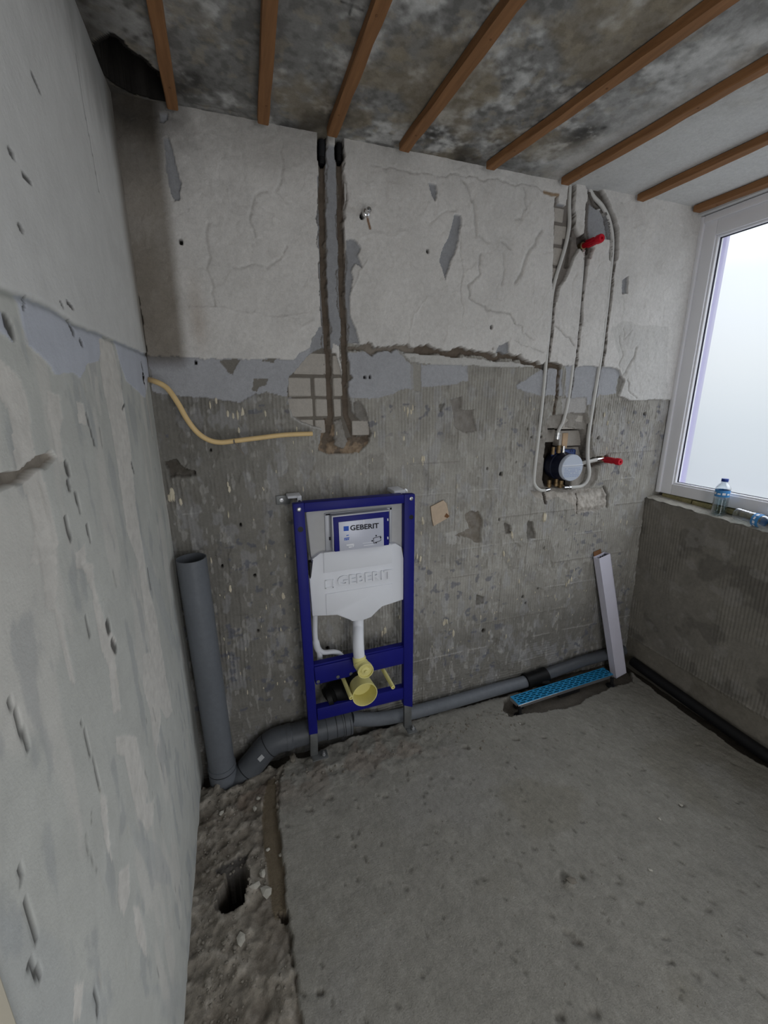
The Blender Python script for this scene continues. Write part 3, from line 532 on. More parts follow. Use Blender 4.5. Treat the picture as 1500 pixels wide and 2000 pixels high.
# ================================================================== FLOOR
Fl = Surf(np.concatenate([np.arange(-.03, 2.66, .0052)]), np.concatenate([np.arange(-3.02, -1.62, .06), np.arange(-1.62, .05, .0052)])); Fl.warp(.016, .07, 110)
U, V = Fl.U, Fl.V; n1 = fbm(U, V, .4, 111); n2 = fbm(U, V, .07, 112); n3 = fbm(U, V, .018, 113, 3)
FB = lin(147, 144, 136)
Fl.h = .010*(n1-.5)+.005*(n2-.5)+.0022*(n3-.5); Fl.c[..., :3] = np.array(FB)*(.84+.22*n1+.12*n2)[..., None]
Fl.paint(np.s_[:], sm(.58, .70, fbm(U, V, .5, 114, 3))*.25, lin(150, 148, 146)); Fl.paint(np.s_[:], sm(.60, .72, fbm(U, V, .35, 115, 4))*.30, lin(126, 120, 104))
drag = fbm(U+.45*V, V, .05, 116, 4, 1.6, .25); Fl.h += .0035*(drag-.5); Fl.c[..., :3] *= (.94+.12*drag)[..., None]
# rough strip along the left wall and the broken ground by the pipes
b, m = Fl.poly([(-.05, -3.1), (.24, -3.1), fl((590, 2000)), fl((575, 1900)), fl((560, 1800)), fl((548, 1700)), fl((545, 1600)), fl((548, 1520)), fl((560, 1478)), fl((610, 1440)), (-.05, .1)], 1)
rg = fbm(U, V, .09, 117, 5)[b]; r2 = fbm(U, V, .03, 118, 4)[b]; Fl.h[b] = np.where(m, -.012+.038*(rg-.45)+.016*(r2-.5)+.009*(n3[b]-.5), Fl.h[b]); Fl.paint(b, m, lin(138, 131, 120)); Fl.c[b][..., :3] *= np.where(m, .72+.56*n3[b], 1)[..., None]; Fl.c[b][..., :3] *= np.where(m, .62+.8*r2, 1)[..., None]; Fl.paint(b, m*sm(.56, .64, r2)*.5, lin(168, 162, 152)); Fl.paint(b, m*sm(.50, .40, rg)*.4, lin(92, 82, 72))
fr = sm(-.40, -.20, V+.12*(n1-.5))*sm(1.35, 1.0, U); fr_ = fbm(U, V, .035, 119, 4); Fl.h += fr*.018*(fr_-.5); Fl.c[..., :3] *= (1-fr*.7*(.62-fr_))[..., None]; Fl.paint(np.s_[:], fr*sm(.56, .62, fbm(U, V, .12, 120, 3))*.35, lin(132, 112, 98))
# wet sunk strip
b, m = Fl.fill(px(fl, (520, 1520), (538, 1516), (541, 1580), (546, 1620), (549, 1660), (557, 1700), (558, 1740), (560, 1780), (548, 1792), (536, 1790), (524, 1735), (520, 1690), (514, 1640), (512, 1580)), lin(112, 101, 84), k=.5); Fl.h[b] = np.where(m, -.014+.003*(n2[b]-.5), Fl.h[b]); Fl.c[b][..., 3] = np.where(m, .0, 1)
b, m = Fl.fill(px(fl, (552, 1780), (562, 1778), (565, 1795), (545, 1796), (542, 1780)), lin(72, 64, 56), k=.8); Fl.h[b] = np.where(m, -.035, Fl.h[b])
Fl.crack(px(fl, (562, 1795), (567, 1850), (573, 1900), (580, 1935), (592, 1944)), .006, -.008, lin(84, 78, 68), .6)
# drain hole
b, m = Fl.poly(px(fl, (444, 1700), (474, 1690), (486, 1698), (488, 1716), (478, 1745), (474, 1764), (452, 1776), (432, 1782), (420, 1768), (424, 1742), (440, 1722)), .35); Fl.h[b] = np.where(m, -.14-.03*n2[b], Fl.h[b]); Fl.paint(b, m, lin(52, 46, 40)); Fl.paint(b, dil(m, 1)&~m, lin(112, 106, 98))
b, D, T = Fl.line(px(fl, (486, 1700), (478, 1745), (470, 1768)), .05, .8); m_ = np.exp(-(D/.02)**2)*(Fl.h[b] > -.1); Fl.h[b] += .012*m_; Fl.paint(b, m_*.6, lin(160, 154, 142))
b, m = Fl.fill(px(fl, (416, 1690), (440, 1680), (486, 1664), (480, 1690), (444, 1702), (420, 1700)), lin(96, 92, 88), k=.8, add=-.012)
# pits
for q, r, d in [((1108, 1716), .030, .02), ((1114, 1728), .02, -.02), ((1110, 1818), .018, .012), ((1122, 1832), .02, .012), ((1085, 1980), .02, .012), ((618, 1935), .014, .01), ((1303, 1877), .012, .01), ((1245, 1762), .012, .008), ((1385, 1778), .014, .008), ((1330, 1572), .02, .01), ((1256, 1503), .010, .008), ((1363, 1453), .010, .008), ((1470, 1854), .014, .008), ((1205, 1722), .010, .008), ((1297, 1834), .010, .008), ((1152, 1978), .02, .01), ((995, 1400), .016, .012), ((1018, 1412), .014, .01), ((910, 1460), .018, .012), ((1005, 1440), .02, .01), ((750, 1556), .014, .008), ((640, 1560), .02, .01), ((600, 1585), .02, .01), ((690, 1650), .014, .008), ((1060, 1440), .014, .008), ((1285, 1400), .010, .006)]:
    x, y = fl(q); b, D, T = Fl.line([(x-.004, y), (x+.01, y-.006)], .09, 1.0); m = np.exp(-(D/(r*.45))**2)*(.5+n3[b]); Fl.h[b] -= d*m
    if d > 0: Fl.paint(b, np.clip(m, 0, 1)*.45, lin(92, 86, 78))
for i in range(260):
    x, y = rr.uniform(.3, 2.55), rr.uniform(-1.5, -.1); a = rr.uniform(.6, 1.8); ln = rr.uniform(.002, .016); b, D, T = Fl.line([(x, y), (x+ln*math.cos(a), y-ln*math.sin(a))], .03, .6); m = np.exp(-(D/rr.uniform(.003, .006))**2); Fl.h[b] -= .005*m; Fl.paint(b, m*.5, lin(92, 88, 80))
# trench for the waste pipes along the back wall, dug-out under the shower channel, trench along the right wall
TR = [(-.05, .1), (-.05, -.145), fl((398, 1533)), fl((438, 1539)), fl((470, 1527)), fl((500, 1508)), fl((520, 1496)), fl((545, 1494)), fl((565, 1480)), fl((604, 1476)), fl((625, 1464)), fl((645, 1452)), fl((690, 1440)), fl((720, 1428)), fl((760, 1420)), fl((800, 1408)), fl((860, 1390)), fl((930, 1374)), fl((1000, 1356)), fl((1030, 1345)), (2.7, -.05), (2.7, .1)]
b, m = Fl.poly(TR, .9); Fl.h[b] = np.where(m, np.minimum(Fl.h[b], -.075+.02*(r2.mean()+n2[b]-1)+.06*sm(1.0, 1.9, U[b])), Fl.h[b]); Fl.paint(b, m, lin(96, 90, 82))
b, m = Fl.fill(px(fl, (985, 1365), (1030, 1350), (1100, 1320), (1200, 1292), (1228, 1298), (1234, 1330), (1192, 1342), (1170, 1352), (1150, 1360), (1130, 1378), (1080, 1388), (1030, 1394), (998, 1402), (982, 1390)), lin(104, 98, 90), k=1.2); Fl.h[b] = np.where(m, -.022+.012*(n2[b]-.5), Fl.h[b])
RT = [(2.70, .1), (2.52, -.06), fl((1240, 1318)), fl((1290, 1358)), fl((1340, 1394)), fl((1390, 1428)), fl((1440, 1464)), fl((1500, 1500)), (2.50, -1.1), (2.5, -3.1), (2.7, -3.1)]
b, m = Fl.poly(RT, .7); Fl.h[b] = np.where(m, -.055+.015*(n2[b]-.5), Fl.h[b]); Fl.paint(b, m, lin(80, 74, 66))
floor = Fl.build('floor', 'floor', lambda u, v, h: (u, v, h))
def fz(x, y): return float(Fl.h[np.searchsorted(Fl.Vx, y), np.searchsorted(Fl.Ux, x)])

# ================================================================== CEILING
Ce = Surf(np.arange(-.03, 2.70, .0055), np.concatenate([np.arange(-3.02, -1.0, .08), np.arange(-1.0, .05, .0055)])); Ce.warp(.02, .07, 140)
U, V = Ce.U, Ce.V; n1 = fbm(U, V, .4, 141); n2 = fbm(U, V, .08, 142, 5); n3 = fbm(U, V, .02, 143, 4)
Ce.h = .006*(n1-.5)+.002*(n2-.5); Ce.c[..., :3] = np.array(lin(208, 208, 206))*(.94+.1*n2)[..., None]
zone = sm(1.95, 1.25, U+.5*(n1-.5)+.18*V); mould = zone*sm(.40, .60, .55*n2+.3*n1+.25*n3); Ce.paint(np.s_[:], mould*.70, lin(84, 82, 78))
Ce.paint(np.s_[:], zone*sm(.55, .66, .6*n3+.45*n2)*.38, lin(66, 64, 61))
yel = zone*sm(.52, .64, fbm(U, V, .22, 144, 4))*sm(.15, .45, U); Ce.paint(np.s_[:], yel*.42, lin(150, 134, 104)); Ce.paint(np.s_[:], zone*sm(.60, .68, fbm(U, V, .035, 145, 4))*.35, lin(170, 160, 140))
ed = np.exp(-((V+.03)/.09)**2)*sm(.48, .62, fbm(U, V, .2, 146, 3))*zone; Ce.paint(np.s_[:], ed*.7, lin(52, 50, 48))
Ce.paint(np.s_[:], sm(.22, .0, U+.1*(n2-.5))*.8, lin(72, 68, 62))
for q, r in [((905, 300), .05), ((1150, 255), .05), ((1125, 270), .06), ((845, 262), .06), ((660, 222), .06), ((380, 155), .05), ((1160, 265), .015), ((1180, 250), .012), ((355, 175), .05), ((880, 285), .03)]:
    x, y = ce(q); Ce.paint(np.s_[:], np.exp(-((U-x)**2+(V-y)**2)/r**2)*sm(.35, .6, n3*.6+n2*.5)*.75, lin(54, 52, 50))
for pts in [[(665, 5), (708, 20)], [(682, 30), (690, -4)]]: Ce.crack(px(ce, *pts), .004, 0, lin(40, 40, 40), .9, k=.1)
Ce.crack(px(ce, (378, 205), (440, 218), (470, 222)), .004, .004, lin(150, 146, 140), .5)
hole = px(ce, (198, 84), (212, 72), (228, 74), (244, 90), (262, 106), (280, 114), (294, 130), (304, 152), (318, 178), (330, 196), (300, 190), (256, 176), (226, 162), (206, 140), (200, 118))
b, D, T = Ce.line(hole+hole[:1], .08, 1); m = np.exp(-(D/.022)**2); Ce.paint(b, m*.5*sm(.4, .6, n3[b]), lin(176, 166, 148)); Ce.h[b] += -.004*m
b, m = Ce.poly(hole, .8); Ce.h[b] = np.where(m, .13+.16*(fbm(U, V, .07, 147, 4)[b]-.5), Ce.h[b]); m2 = dil(m, 3); Ce.paint(b, m2, lin(40, 38, 36)); Ce.c[b][..., :3] *= np.where(m2, .4+1.2*n3[b], 1)[..., None]
Ce.build('ceiling', 'ceil', lambda u, v, h: (u, v, H+h))

# ================================================================== WALL_RIGHT: parapet under the window, and the rest of the room shell
Rw = Surf(np.concatenate([np.arange(-3.0, -1.2, .06), np.arange(-1.2, .04, .0055)]), np.arange(-.12, 1.10, .006)); Rw.warp(.012, .06, 170)
U, V = Rw.U, Rw.V; n1 = fbm(U, V, .3, 171); n2 = fbm(U, V, .05, 172)
rid = (np.sin(2*np.pi*(U+.008*(n1-.5))/.017)*.5+.5)*sm(.46, .60, fbm(U, V, .2, 173, 3))*(V > .16)
Rw.h = .004*rid+.006*(n1-.5)+.004*(n2-.5); Rw.c[..., :3] = np.array(lin(128, 124, 116))*(.75+.35*n1+.2*n2)[..., None]
drk = sm(.54, .62, fbm(U, V, .16, 174, 4)); Rw.paint(np.s_[:], drk*.5, lin(92, 89, 84)); Rw.paint(np.s_[:], sm(.62, .70, fbm(U, V, .08, 175, 4))*.4, lin(150, 147, 142))
Rw.paint(np.s_[:], (V < .17)*.5, lin(128, 122, 110)); Rw.crack([(.0, .175), (-.4, .172), (-1.3, .178)], .005, .004, lin(150, 146, 138), .4)
wall_right = Rw.build('wall_right', 'right', lambda u, v, h: (2.605-.045*np.clip(v, 0, 1.2)/1.1-h, u, v-np.clip(v, 0, 1.1)/1.1*(.004+.028*np.clip(-u/.65, 0, 1))))
SILL = 1.102
bm = bmesh.new(); n_ = 130; rr = random.Random(5); rows = []
for i in range(n_):                                                     # rough masonry top of the parapet with a crumbled front edge
    y = .02-2.97*i/(n_-1); z = SILL-.028*min(1, max(0, -y)/.65); e = rr.uniform(-.008, .006)
    rows.append([bm.verts.new((2.580, y, z-.03)), bm.verts.new((2.563+e, y, z-.004+rr.uniform(-.003, .004))), bm.verts.new((2.59, y, z+.004+rr.uniform(-.003, .003))), bm.verts.new((2.66, y, z+.008)), bm.verts.new((2.80, y, z+.008)), bm.verts.new((2.80, y, z-.1)), bm.verts.new((2.59, y, z-.1))])
for a, b_ in zip(rows, rows[1:]):
    for k in range(7): bm.faces.new((a[k], a[(k+1) % 7], b_[(k+1) % 7], b_[k]))
bm.faces.new(rows[0]); bm.faces.new(rows[-1][::-1])
M['sill'] = mat('crumbled_sill_masonry', lin(178, 174, 164), .95, var=[(12, .25), (70, .2)], bump=[(60, .6, .008)])
tag(obj('trim_2', bm, 'sill', smooth=50), kind='structure', label='crumbled pale masonry window sill')
bm = bmesh.new(); add_box(bm, (2.62, -3.05, -.2), (2.85, .05, 1.05)); add_box(bm, (2.60, -3.05, .9), (2.85, -2.915, 2.75)); add_box(bm, (2.60, -3.0, 2.565), (2.85, .05, 2.75))
tag(obj('wall_right_masonry', bm, 'plain'), kind='structure').name = 'wall_right.001'
bm = bmesh.new(); add_box(bm, (2.705, -.012, 1.09), (2.86, .20, 2.60)); add_box(bm, (2.705, -3.0, 1.04), (2.86, .2, 1.13)); tag(obj('trim_3', bm, 'reveal'), kind='structure', label='lilac grey outer window reveal')
bm = bmesh.new(); add_box(bm, (-.2, .12, -.3), (2.85, .3, 2.9)); tag(obj('wall_back_masonry', bm, 'plain'), kind='structure').name = 'wall_back.001'
bm = bmesh.new(); add_box(bm, (-.3, -3.05, -.3), (-.09, .3, 2.9)); tag(obj('wall_left_masonry', bm, 'plain'), kind='structure').name = 'wall_left.001'
bm = bmesh.new(); add_box(bm, (-.2, -3.2, 2.82), (2.85, .3, 3.0)); tag(obj('ceiling_slab', bm, 'plain'), kind='structure').name = 'ceiling.001'
bm = bmesh.new(); add_box(bm, (-.1, -3.15, -.3), (2.85, -3.0, 2.9)); tag(obj('wall_front', bm, 'plain'), kind='structure')
bm = box((-.012, -1.53, -.01), (.007, -1.440, 2.12), .003); tag(obj('trim_1', bm, 'trim'), kind='structure', label='cream painted door casing at the left edge')

# ================================================================== WINDOW_1 (outer frame, mullion, frosted panes, packing)
win = bpy.data.objects.new('window_1', None); C.objects.link(win); win.location = (2.66, -1.0, 1.11); tag(win, 'white plastic window with frosted glass above the parapet', kind='structure')
FX = 2.64; Y0, Y1, Z0, Z1 = -.004, -2.90, 1.128, 2.562  # run lengthened out of view, extra panes added to let in more daylight
def frame_bar(name, y0, y1, z0, z1, x0, x1, m='upvc', bev=.004):
    return obj(name, box((x0, min(y0, y1), min(z0, z1)), (x1, max(y0, y1), max(z0, z1)), bev), m, win, 35)
for nm, a in (('jamb', (Y0, Y0-.088, Z0, Z1)), ('jamb', (Y1+.088, Y1, Z0, Z1)), ('mullion', (-.93, -1.03, Z0+.06, Z1-.1)), ('mullion', (-1.93, -2.03, Z0+.06, Z1-.1)), ('head', (Y0-.088, Y1+.088, Z1-.104, Z1)), ('bottom_rail', (Y0-.088, Y1+.088, Z0, Z0+.062))):
    frame_bar(nm, *a, FX, FX+.065)
bm = bmesh.new()                                                         # raised outer lip of the frame
for a, b_ in (((FX-.014, -.030, Z0), (FX+.004, Y0, Z1)), ((FX-.014, Y1, Z0), (FX+.004, Y1+.03, Z1)), ((FX-.014, Y1+.03, Z1-.034), (FX+.004, -.03, Z1))): add_box(bm, a, b_, .005)
obj('outer_lip', bm, 'upvc', win, 35)
for ya, yb in ((-.092, -.93), (-1.03, -1.93), (-2.03, Y1+.088)):
    bm = bmesh.new(); za, zb = Z0+.062, Z1-.104
    add_box(bm, (FX+.010, ya-.010, za), (FX+.03, ya, zb), .003); add_box(bm, (FX+.010, yb, za), (FX+.03, yb+.010, zb), .003); add_box(bm, (FX+.010, yb+.01, za), (FX+.03, ya-.01, za+.010), .003); add_box(bm, (FX+.010, yb+.01, zb-.010), (FX+.03, ya-.01, zb), .003)
    obj('glazing_bead', bm, 'bead', win, 35)
    bm = bmesh.new()
    add_box(bm, (FX+.026, ya-.0135, za+.01), (FX+.034, ya-.010, zb-.01)); add_box(bm, (FX+.026, yb+.01, zb-.0135), (FX+.034, ya-.01, zb-.01)); add_box(bm, (FX+.026, yb+.01, za+.01), (FX+.034, ya-.01, za+.0125))
    obj('gasket', bm, 'gasket', win)
    bm = bmesh.new(); vs = [bm.verts.new((FX+.036, y, z)) for y, z in ((ya, za), (yb, za), (yb, zb), (ya, zb))]; bm.faces.new(vs); obj('pane', bm, 'pane', win, label='frosted glass pane')
rr = random.Random(9); y = -.03
while y > -2.85:
    ln = rr.uniform(.12, .26); bm = bmesh.new(); add_box(bm, (FX+.004+rr.uniform(-.004, .006), y-ln, 1.094), (FX+.05, y-.006, Z0-.002-rr.uniform(0, .008)), .006, 2); y -= ln
    obj('packing_strip', bm, 'packing', win)

# ================================================================== CEILING BATTENS
BT = [((.178, .186), .034, -.045, 'wooden ceiling batten beside the black hole, first from the left wall'), ((.458, .437), .037, -.06, 'wooden ceiling batten with frayed left edge, second from the left wall'), ((.694, .690), .036, -.068, 'wooden ceiling batten ending above the pair of wall chases'),
      ((.972, .985), .040, -.062, 'wooden ceiling batten over the yellowed mould, fourth from the left wall'), ((1.352, 1.425), .040, -.055, 'wooden ceiling batten at the edge of the mould stain, right of the small black clamp'), ((1.732, 1.775), .040, -.048, 'wooden ceiling batten ending above the white water pipes'),
      ((2.185, 2.205), .042, -.034, 'wooden ceiling batten over clean ceiling, second from the window'), ((2.565, 2.585), .050, -.03, 'wooden ceiling batten directly along the window head')]
for (xa, xb), wd, ye, lab in BT:
    rr = random.Random(int(xa*999)); bm = bmesh.new(); n_ = 40; sl = (xb-xa)/.6; rings = []
    for i in range(n_+1):
        y = ye-(2.94+ye)*i/n_; xc = xa+sl*max(-.9, min(0, 0))-(sl*(y-ye)); xc = xa-sl*(y-ye) if y > -1 else xa-sl*(-1-ye); j = lambda: rr.uniform(-.0012, .0012)
        z0 = H-.030
        rings.append([bm.verts.new(p) for p in ((xc-wd/2+j(), y, z0+j()), (xc+wd/2+j(), y, z0+j()), (xc+wd/2+j(), y, H-.003), (xc-wd/2+j(), y, H-.003))])
    for a, b_ in zip(rings, rings[1:]):
        for k in range(4): bm.faces.new((a[k], a[(k+1) % 4], b_[(k+1) % 4], b_[k]))
    bm.faces.new(rings[0]); bm.faces.new(rings[-1][::-1]); e_ = [e for e in bm.edges if abs(e.verts[0].co.y-e.verts[1].co.y) > .01]
    bmesh.ops.bevel(bm, geom=e_, offset=.003, segments=1, affect='EDGES')
    b = thing('ceiling_batten', (xa, ye, H-.015), lab, 'batten', 'battens across the ceiling'); obj('beam', bm, 'wood', b)
    for yy in (-.16, -.62, -1.3, -2.1):
        xc = xa-sl*(max(yy, -1)-ye); obj('nail_head', lathe((xc+rr.uniform(-.006, .006), yy+rr.uniform(-.05, .05), H-.0295), (0, 0, -1), [(.0035, 0), (.0035, .0015), (.0001, .0018)], 10), 'brown', b)

# ================================================================== CONCEALED CISTERN FRAME
FY = -.155; cv = lambda cx, cy: (540+cx/4.6875, 940+cy/4.6875); cw = lambda cx, cy: (540+cx/4.6875, 1180+cy/4.6875)
fr_base = hit(705, 1447, 1, FY)
fr = thing('cistern_frame', tuple(fr_base), 'blue steel installation frame with white concealed toilet cistern standing against the back wall', 'toilet frame')
obj('upright', pprism([(572, 985), (594, 982), (621, 1433), (604, 1436)], FY, .030, .003), 'blue', fr, 40)
obj('upright', pprism([(790, 966), (811, 965), (806, 1381.6), (788.5, 1378.4)], FY, .030, .003), 'blue', fr, 40)
obj('top_rail', pprism([(594.2, 982.5), (789.8, 966.6), (790, 983), (594.6, 1001)], FY+.001, .045, .003), 'blue', fr, 40)
bm = pprism([(613.4, 1304), (791, 1264), (791.7, 1296), (616.8, 1338)], FY+.004, .03, .004); pprism([(612.5, 1299), (791, 1260), (791, 1266), (613.4, 1306)], FY+.012, .03, .003, bm)
obj('cross_rail', bm, 'blue', fr, 40)
obj('cross_rail', pprism([(619, 1385), (789.6, 1343), (788.6, 1366), (620.6, 1408)], FY+.004, .035, .004), 'blue', fr, 40)
for f_, pl in (([(606, 1432), (620.5, 1430), (621.4, 1475), (606.6, 1478)], 1), ([(790, 1378), (804, 1380), (804.2, 1423), (790, 1423)], 0)):
    bm = pprism(f_, FY+.003, .019, .002); x, _, z = hit(*f_[2], 1, FY)
    add_box(bm, (x-.03, FY-.03, z-.004), (x+(.045 if pl else .02), FY+.022, z+.002), .002)
    ft = obj('foot', bm, 'zinc', fr, 40, label='galvanised telescopic foot')
    bx = x+.026 if pl else x+.004; obj('foot_bolt', lathe((bx, FY-.008, z+.002), (0, 0, 1), [(.009, 0), (.009, .008), (.005, .009), (.005, .02), (.0001, .021)], 10), 'steel', ft, 40)
for q in ((584, 995), (803, 974)):
    obj('screw_head', lathe(hit(*q, 1, FY), (0, -1, 0), [(.0085, -.001), (.0085, .002), (.006, .0035), (.003, .0035), (.003, .0015), (.0001, .0015)], 16), 'steel', fr, 40)
for q, r in (((587, 1034), .0115), ((803.3, 1010), .0105)):
    obj('hole_plug', lathe(hit(*q, 1, FY), (0, -1, 0), [(r, -.002), (r, .0006), (r*.7, .001), (.0001, .0003)], 18), 'black', fr, 40)
for q in ((621.5, 1331.5), (685.5, 1316), (660, 1322)):
    obj('rail_hole', lathe(hit(*q, 1, FY+.003), (0, -1, 0), [(.008, -.001), (.008, .0016), (.0001, .0018)], 14), 'zinc', fr, 40)
# wall brackets at the top corners
x0, _, zb = hit(572, 976, 1, -.10)
bk = bmesh.new(); p_ = hit(541, 976, 1, -.004); add_box(bk, (p_[0]-.004, -.008, p_[2]-.022), (p_[0]+.055, -.002, p_[2]+.018), .002); bko = obj('wall_bracket', bk, 'zinc', fr, 40, label='galvanised wall plate with white plastic corner')
obj('bolt_head', lathe((p_[0]+.018, -.008, p_[2]-.002), (0, -1, 0), [(.009, 0), (.009, .006), (.0001, .007)], 6), 'steel', bko)
bk = bmesh.new(); q_ = hit(563, 968, 1, -.04); add_box(bk, (q_[0]-.006, -.075, q_[2]-.006), (q_[0]+.05, -.008, q_[2]+.004), .002); add_box(bk, (q_[0]+.032, -.078, q_[2]-.03), (q_[0]+.05, -.07, q_[2]+.004), .002); obj('corner_piece', bk, 'white', bko, 40)
obj('threaded_rod', tube([(q_[0]+.04, -.012, q_[2]-.02), (q_[0]+.04, FY+.03, q_[2]-.02)], .006, 10), 'black', bko)
bk = bmesh.new(); q_ = hit(764, 958, 1, -.06); add_box(bk, (q_[0], -.10, q_[2]-.012), (q_[0]+.055, -.004, q_[2]+.006), .003); b2 = obj('wall_bracket', bk, 'white', fr, 40, label='white plastic wall bracket with bolt')
obj('bolt_head', lathe((q_[0]+.062, -.07, q_[2]-.006), (.2, -1, .2), [(.012, 0), (.012, .007), (.006, .008), (.006, .016), (.0001, .017)], 8), 'steel', b2, 40); obj('threaded_rod', tube([(q_[0]+.05, -.006, q_[2]-.02), (q_[0]+.05, FY+.03, q_[2]-.02)], .006, 10), 'black', b2)
# cistern
CY = FY+.012
cis = obj('cistern', pprism([cv(*q) for q in [(325, 715), (400, 658), (545, 638), (1030, 573), (1090, 568), (1150, 603), (1166, 740), (1168, 1085), (1060, 1115), (965, 1136), (870, 1245), (790, 1276), (690, 1285), (560, 1212), (460, 1228), (330, 1240), (300, 890), (328, 880)]], CY, .085, .005), 'white', fr, 40, label='white moulded cistern tank')
up = obj('cistern_back', pprism([cv(*q) for q in [(268, 290), (280, 278), (1160, 200), (1166, 330), (1158, 640), (1090, 610), (420, 690), (318, 720)]], CY+.02, .085, .006), 'insul', fr, 40, label='off-white upper part of the cistern')
bm = pprism([cv(*q) for q in [(440, 296), (505, 288), (505, 640), (452, 648)]], CY+.012, .04, .003); pprism([cv(*q) for q in [(1035, 240), (1060, 237), (1056, 570), (1035, 574)]], CY+.012, .04, .002, bm); pprism([cv(*q) for q in [(440, 296), (1060, 237), (1060, 262), (440, 318)]], CY+.012, .04, .002, bm)
obj('panel_rim', bm, 'grayplastic', up, 40)
obj('latch_slot', pprism([cv(*q) for q in [(480, 511), (508, 509), (508, 538), (482, 541)]], CY+.010, .01), 'ink', up)
for a in ([(300, 745), (328, 740), (330, 880), (305, 880)], [(1150, 620), (1178, 610), (1178, 750), (1152, 750)]): obj('clip', pprism([cv(*q) for q in a], CY+.002, .03, .002), 'black', fr)
for a in ([(432, 655), (1062, 578), (1058, 748), (436, 842)], [(452, 1035), (1062, 936), (1062, 1118), (966, 1140), (868, 1244), (790, 1272), (692, 1280), (562, 1208), (458, 1226)]):
    obj('embossed_panel', pprism([cv(*q) for q in a], CY-.0045, .007, .0015), 'white', cis, 40)
def P3d(q, y): return Vector(hit(*q, 1, y))
def lettering(body, ll, lr, tl, y, dep, m, parent, name='lettering'):
    a, b_, c = P3d(cv(*ll), y), P3d(cv(*lr), y), P3d(cv(*tl), y); X = (b_-a).normalized(); Z = Vector((0, 0, 1)); Z = (c-a); Z.y = 0
    return obj(name, text_bm(body, a, X, Z.normalized(), (b_-a).length, Z.length, dep), m, parent)
lettering('GEBERIT', (560, 955), (1062, 885), (556, 868), CY-.0005, .0065, 'white', cis, 'embossed_lettering')
for a in ([(445, 905), (522, 895), (522, 905), (445, 915)], [(445, 975), (525, 965), (525, 978), (445, 988)], [(443, 905), (456, 903), (456, 985), (443, 987)], [(512, 897), (525, 895), (525, 976), (512, 978)]): obj('embossed_square', pprism([cv(*q) for q in a], CY-.003, .004, .001), 'white', cis, 40)
PY = FY-.016
pan = obj('access_box', pprism([cv(*q) for q in [(516, 330), (1032, 275), (1032, 584), (534, 648)]], PY+.004, .05, .003), 'blue', fr, 40, label='dark blue protection box over the flush opening')
obj('box_rim', pprism([cv(*q) for q in [(504, 318), (1034, 262), (1034, 280), (520, 336), (530, 640), (516, 640)]], PY+.006, .04, .002), 'grayplastic', pan, 40)
lbl = obj('printed_label', pprism([cv(*q) for q in [(568, 376), (980, 332), (984, 592), (580, 640)]], PY+.001, .006, .001), 'silver', pan, 40, label='silver label printed with the maker\'s name')
LY = PY+.0004
lettering('GEBERIT', (676, 452), (938, 428), (674, 404), LY, .0007, 'ink', lbl)
def mark(pts, m, name='print_mark'): obj(name, pprism([cv(*q) for q in pts], LY-.0004, .002), m, lbl)
mark([(615, 414), (661, 410), (662, 453), (616, 457)], 'inkblue', 'blue_square')
mark([(797, 352), (803, 351), (803, 392), (797, 393)], 'inkgrey')
for a in ([(886, 520), (954, 500), (955, 504), (888, 524)], [(890, 566), (956, 540), (957, 544), (891, 570)], [(886, 520), (890, 519), (894, 566), (890, 568)], [(952, 500), (956, 499), (959, 541), (955, 543)]): mark(a, 'ink')
for cx, cy in ((913, 498), (877, 545), (913, 561), (954, 514)): mark([(cx-6, cy-5), (cx+6, cy-6), (cx+6, cy+6), (cx-6, cy+7)], 'ink')
for a in ([(620, 520), (668, 514), (668, 521), (620, 527)], [(622, 531), (632, 530), (632, 541), (622, 542)], [(636, 529), (648, 528), (648, 540), (636, 541)], [(652, 527), (664, 526), (664, 536), (652, 538)], [(640, 494), (662, 490), (662, 497), (640, 501)]): mark(a, 'inkblue')
for a in ([(640, 580), (706, 570), (712, 584), (704, 602), (696, 604), (700, 586), (642, 592)], [(660, 598), (690, 594), (690, 606), (664, 610)], [(790, 566), (880, 556), (880, 560), (790, 570)], [(800, 588), (890, 576), (890, 581), (800, 593)]): mark(a, 'inkgrey')
for cy in (352, 520): obj('box_clip', pprism([cv(*q) for q in [(1014, cy-10), (1024, cy-12), (1026, cy+10), (1016, cy+12)]], PY+.002, .004, .001), 'inkgrey', pan)
# flush pipe, filling pipes, plugs
fp = [hit(699.5, 1196, 1, -.100), hit(699.5, 1222, 1, -.116), hit(699.5, 1240, 1, -.150), hit(700, 1264, 1, -.184), hit(702, 1288, 1, -.190)]
obj('flush_pipe', tube(spline(fp, 8), .0255, 24), 'white', fr, 60)
sp = Vector((.7445, -.235, .490)); sp = Vector(hit(714.5, 1311, 1, -.245)); bp = Vector((.736, -.225, .363)); bp = Vector(hit(713, 1357, 1, -.25))
bm = tube(spline([fp[4]+np.array([0, .004, .012]), fp[4]+np.array([.001, -.006, -.012]), (sp.x-.002, -.222, sp.z+.004), (sp.x, -.236, sp.z)], 6), [.0300]*6+[.0325]*6+[.0345]*7, 28, True); add_lathe(bm, sp, (0, 1, 0), [(.034, .02), (.0365, .018), (.0365, 0), (.0325, 0), (.032, .008), (.0001, .009)], 32)
pl = obj('flush_plug', bm, 'yellow', fr, 40, label='pale yellow protective plug of the flush bend')
obj('plug_knob', lathe(sp+Vector((0, .008, 0)), (0, -1, 0), [(.021, 0), (.020, .006), (.012, .007), (.008, .008), (.007, .016), (.0001, .017)], 20), 'yellow', pl, 40)
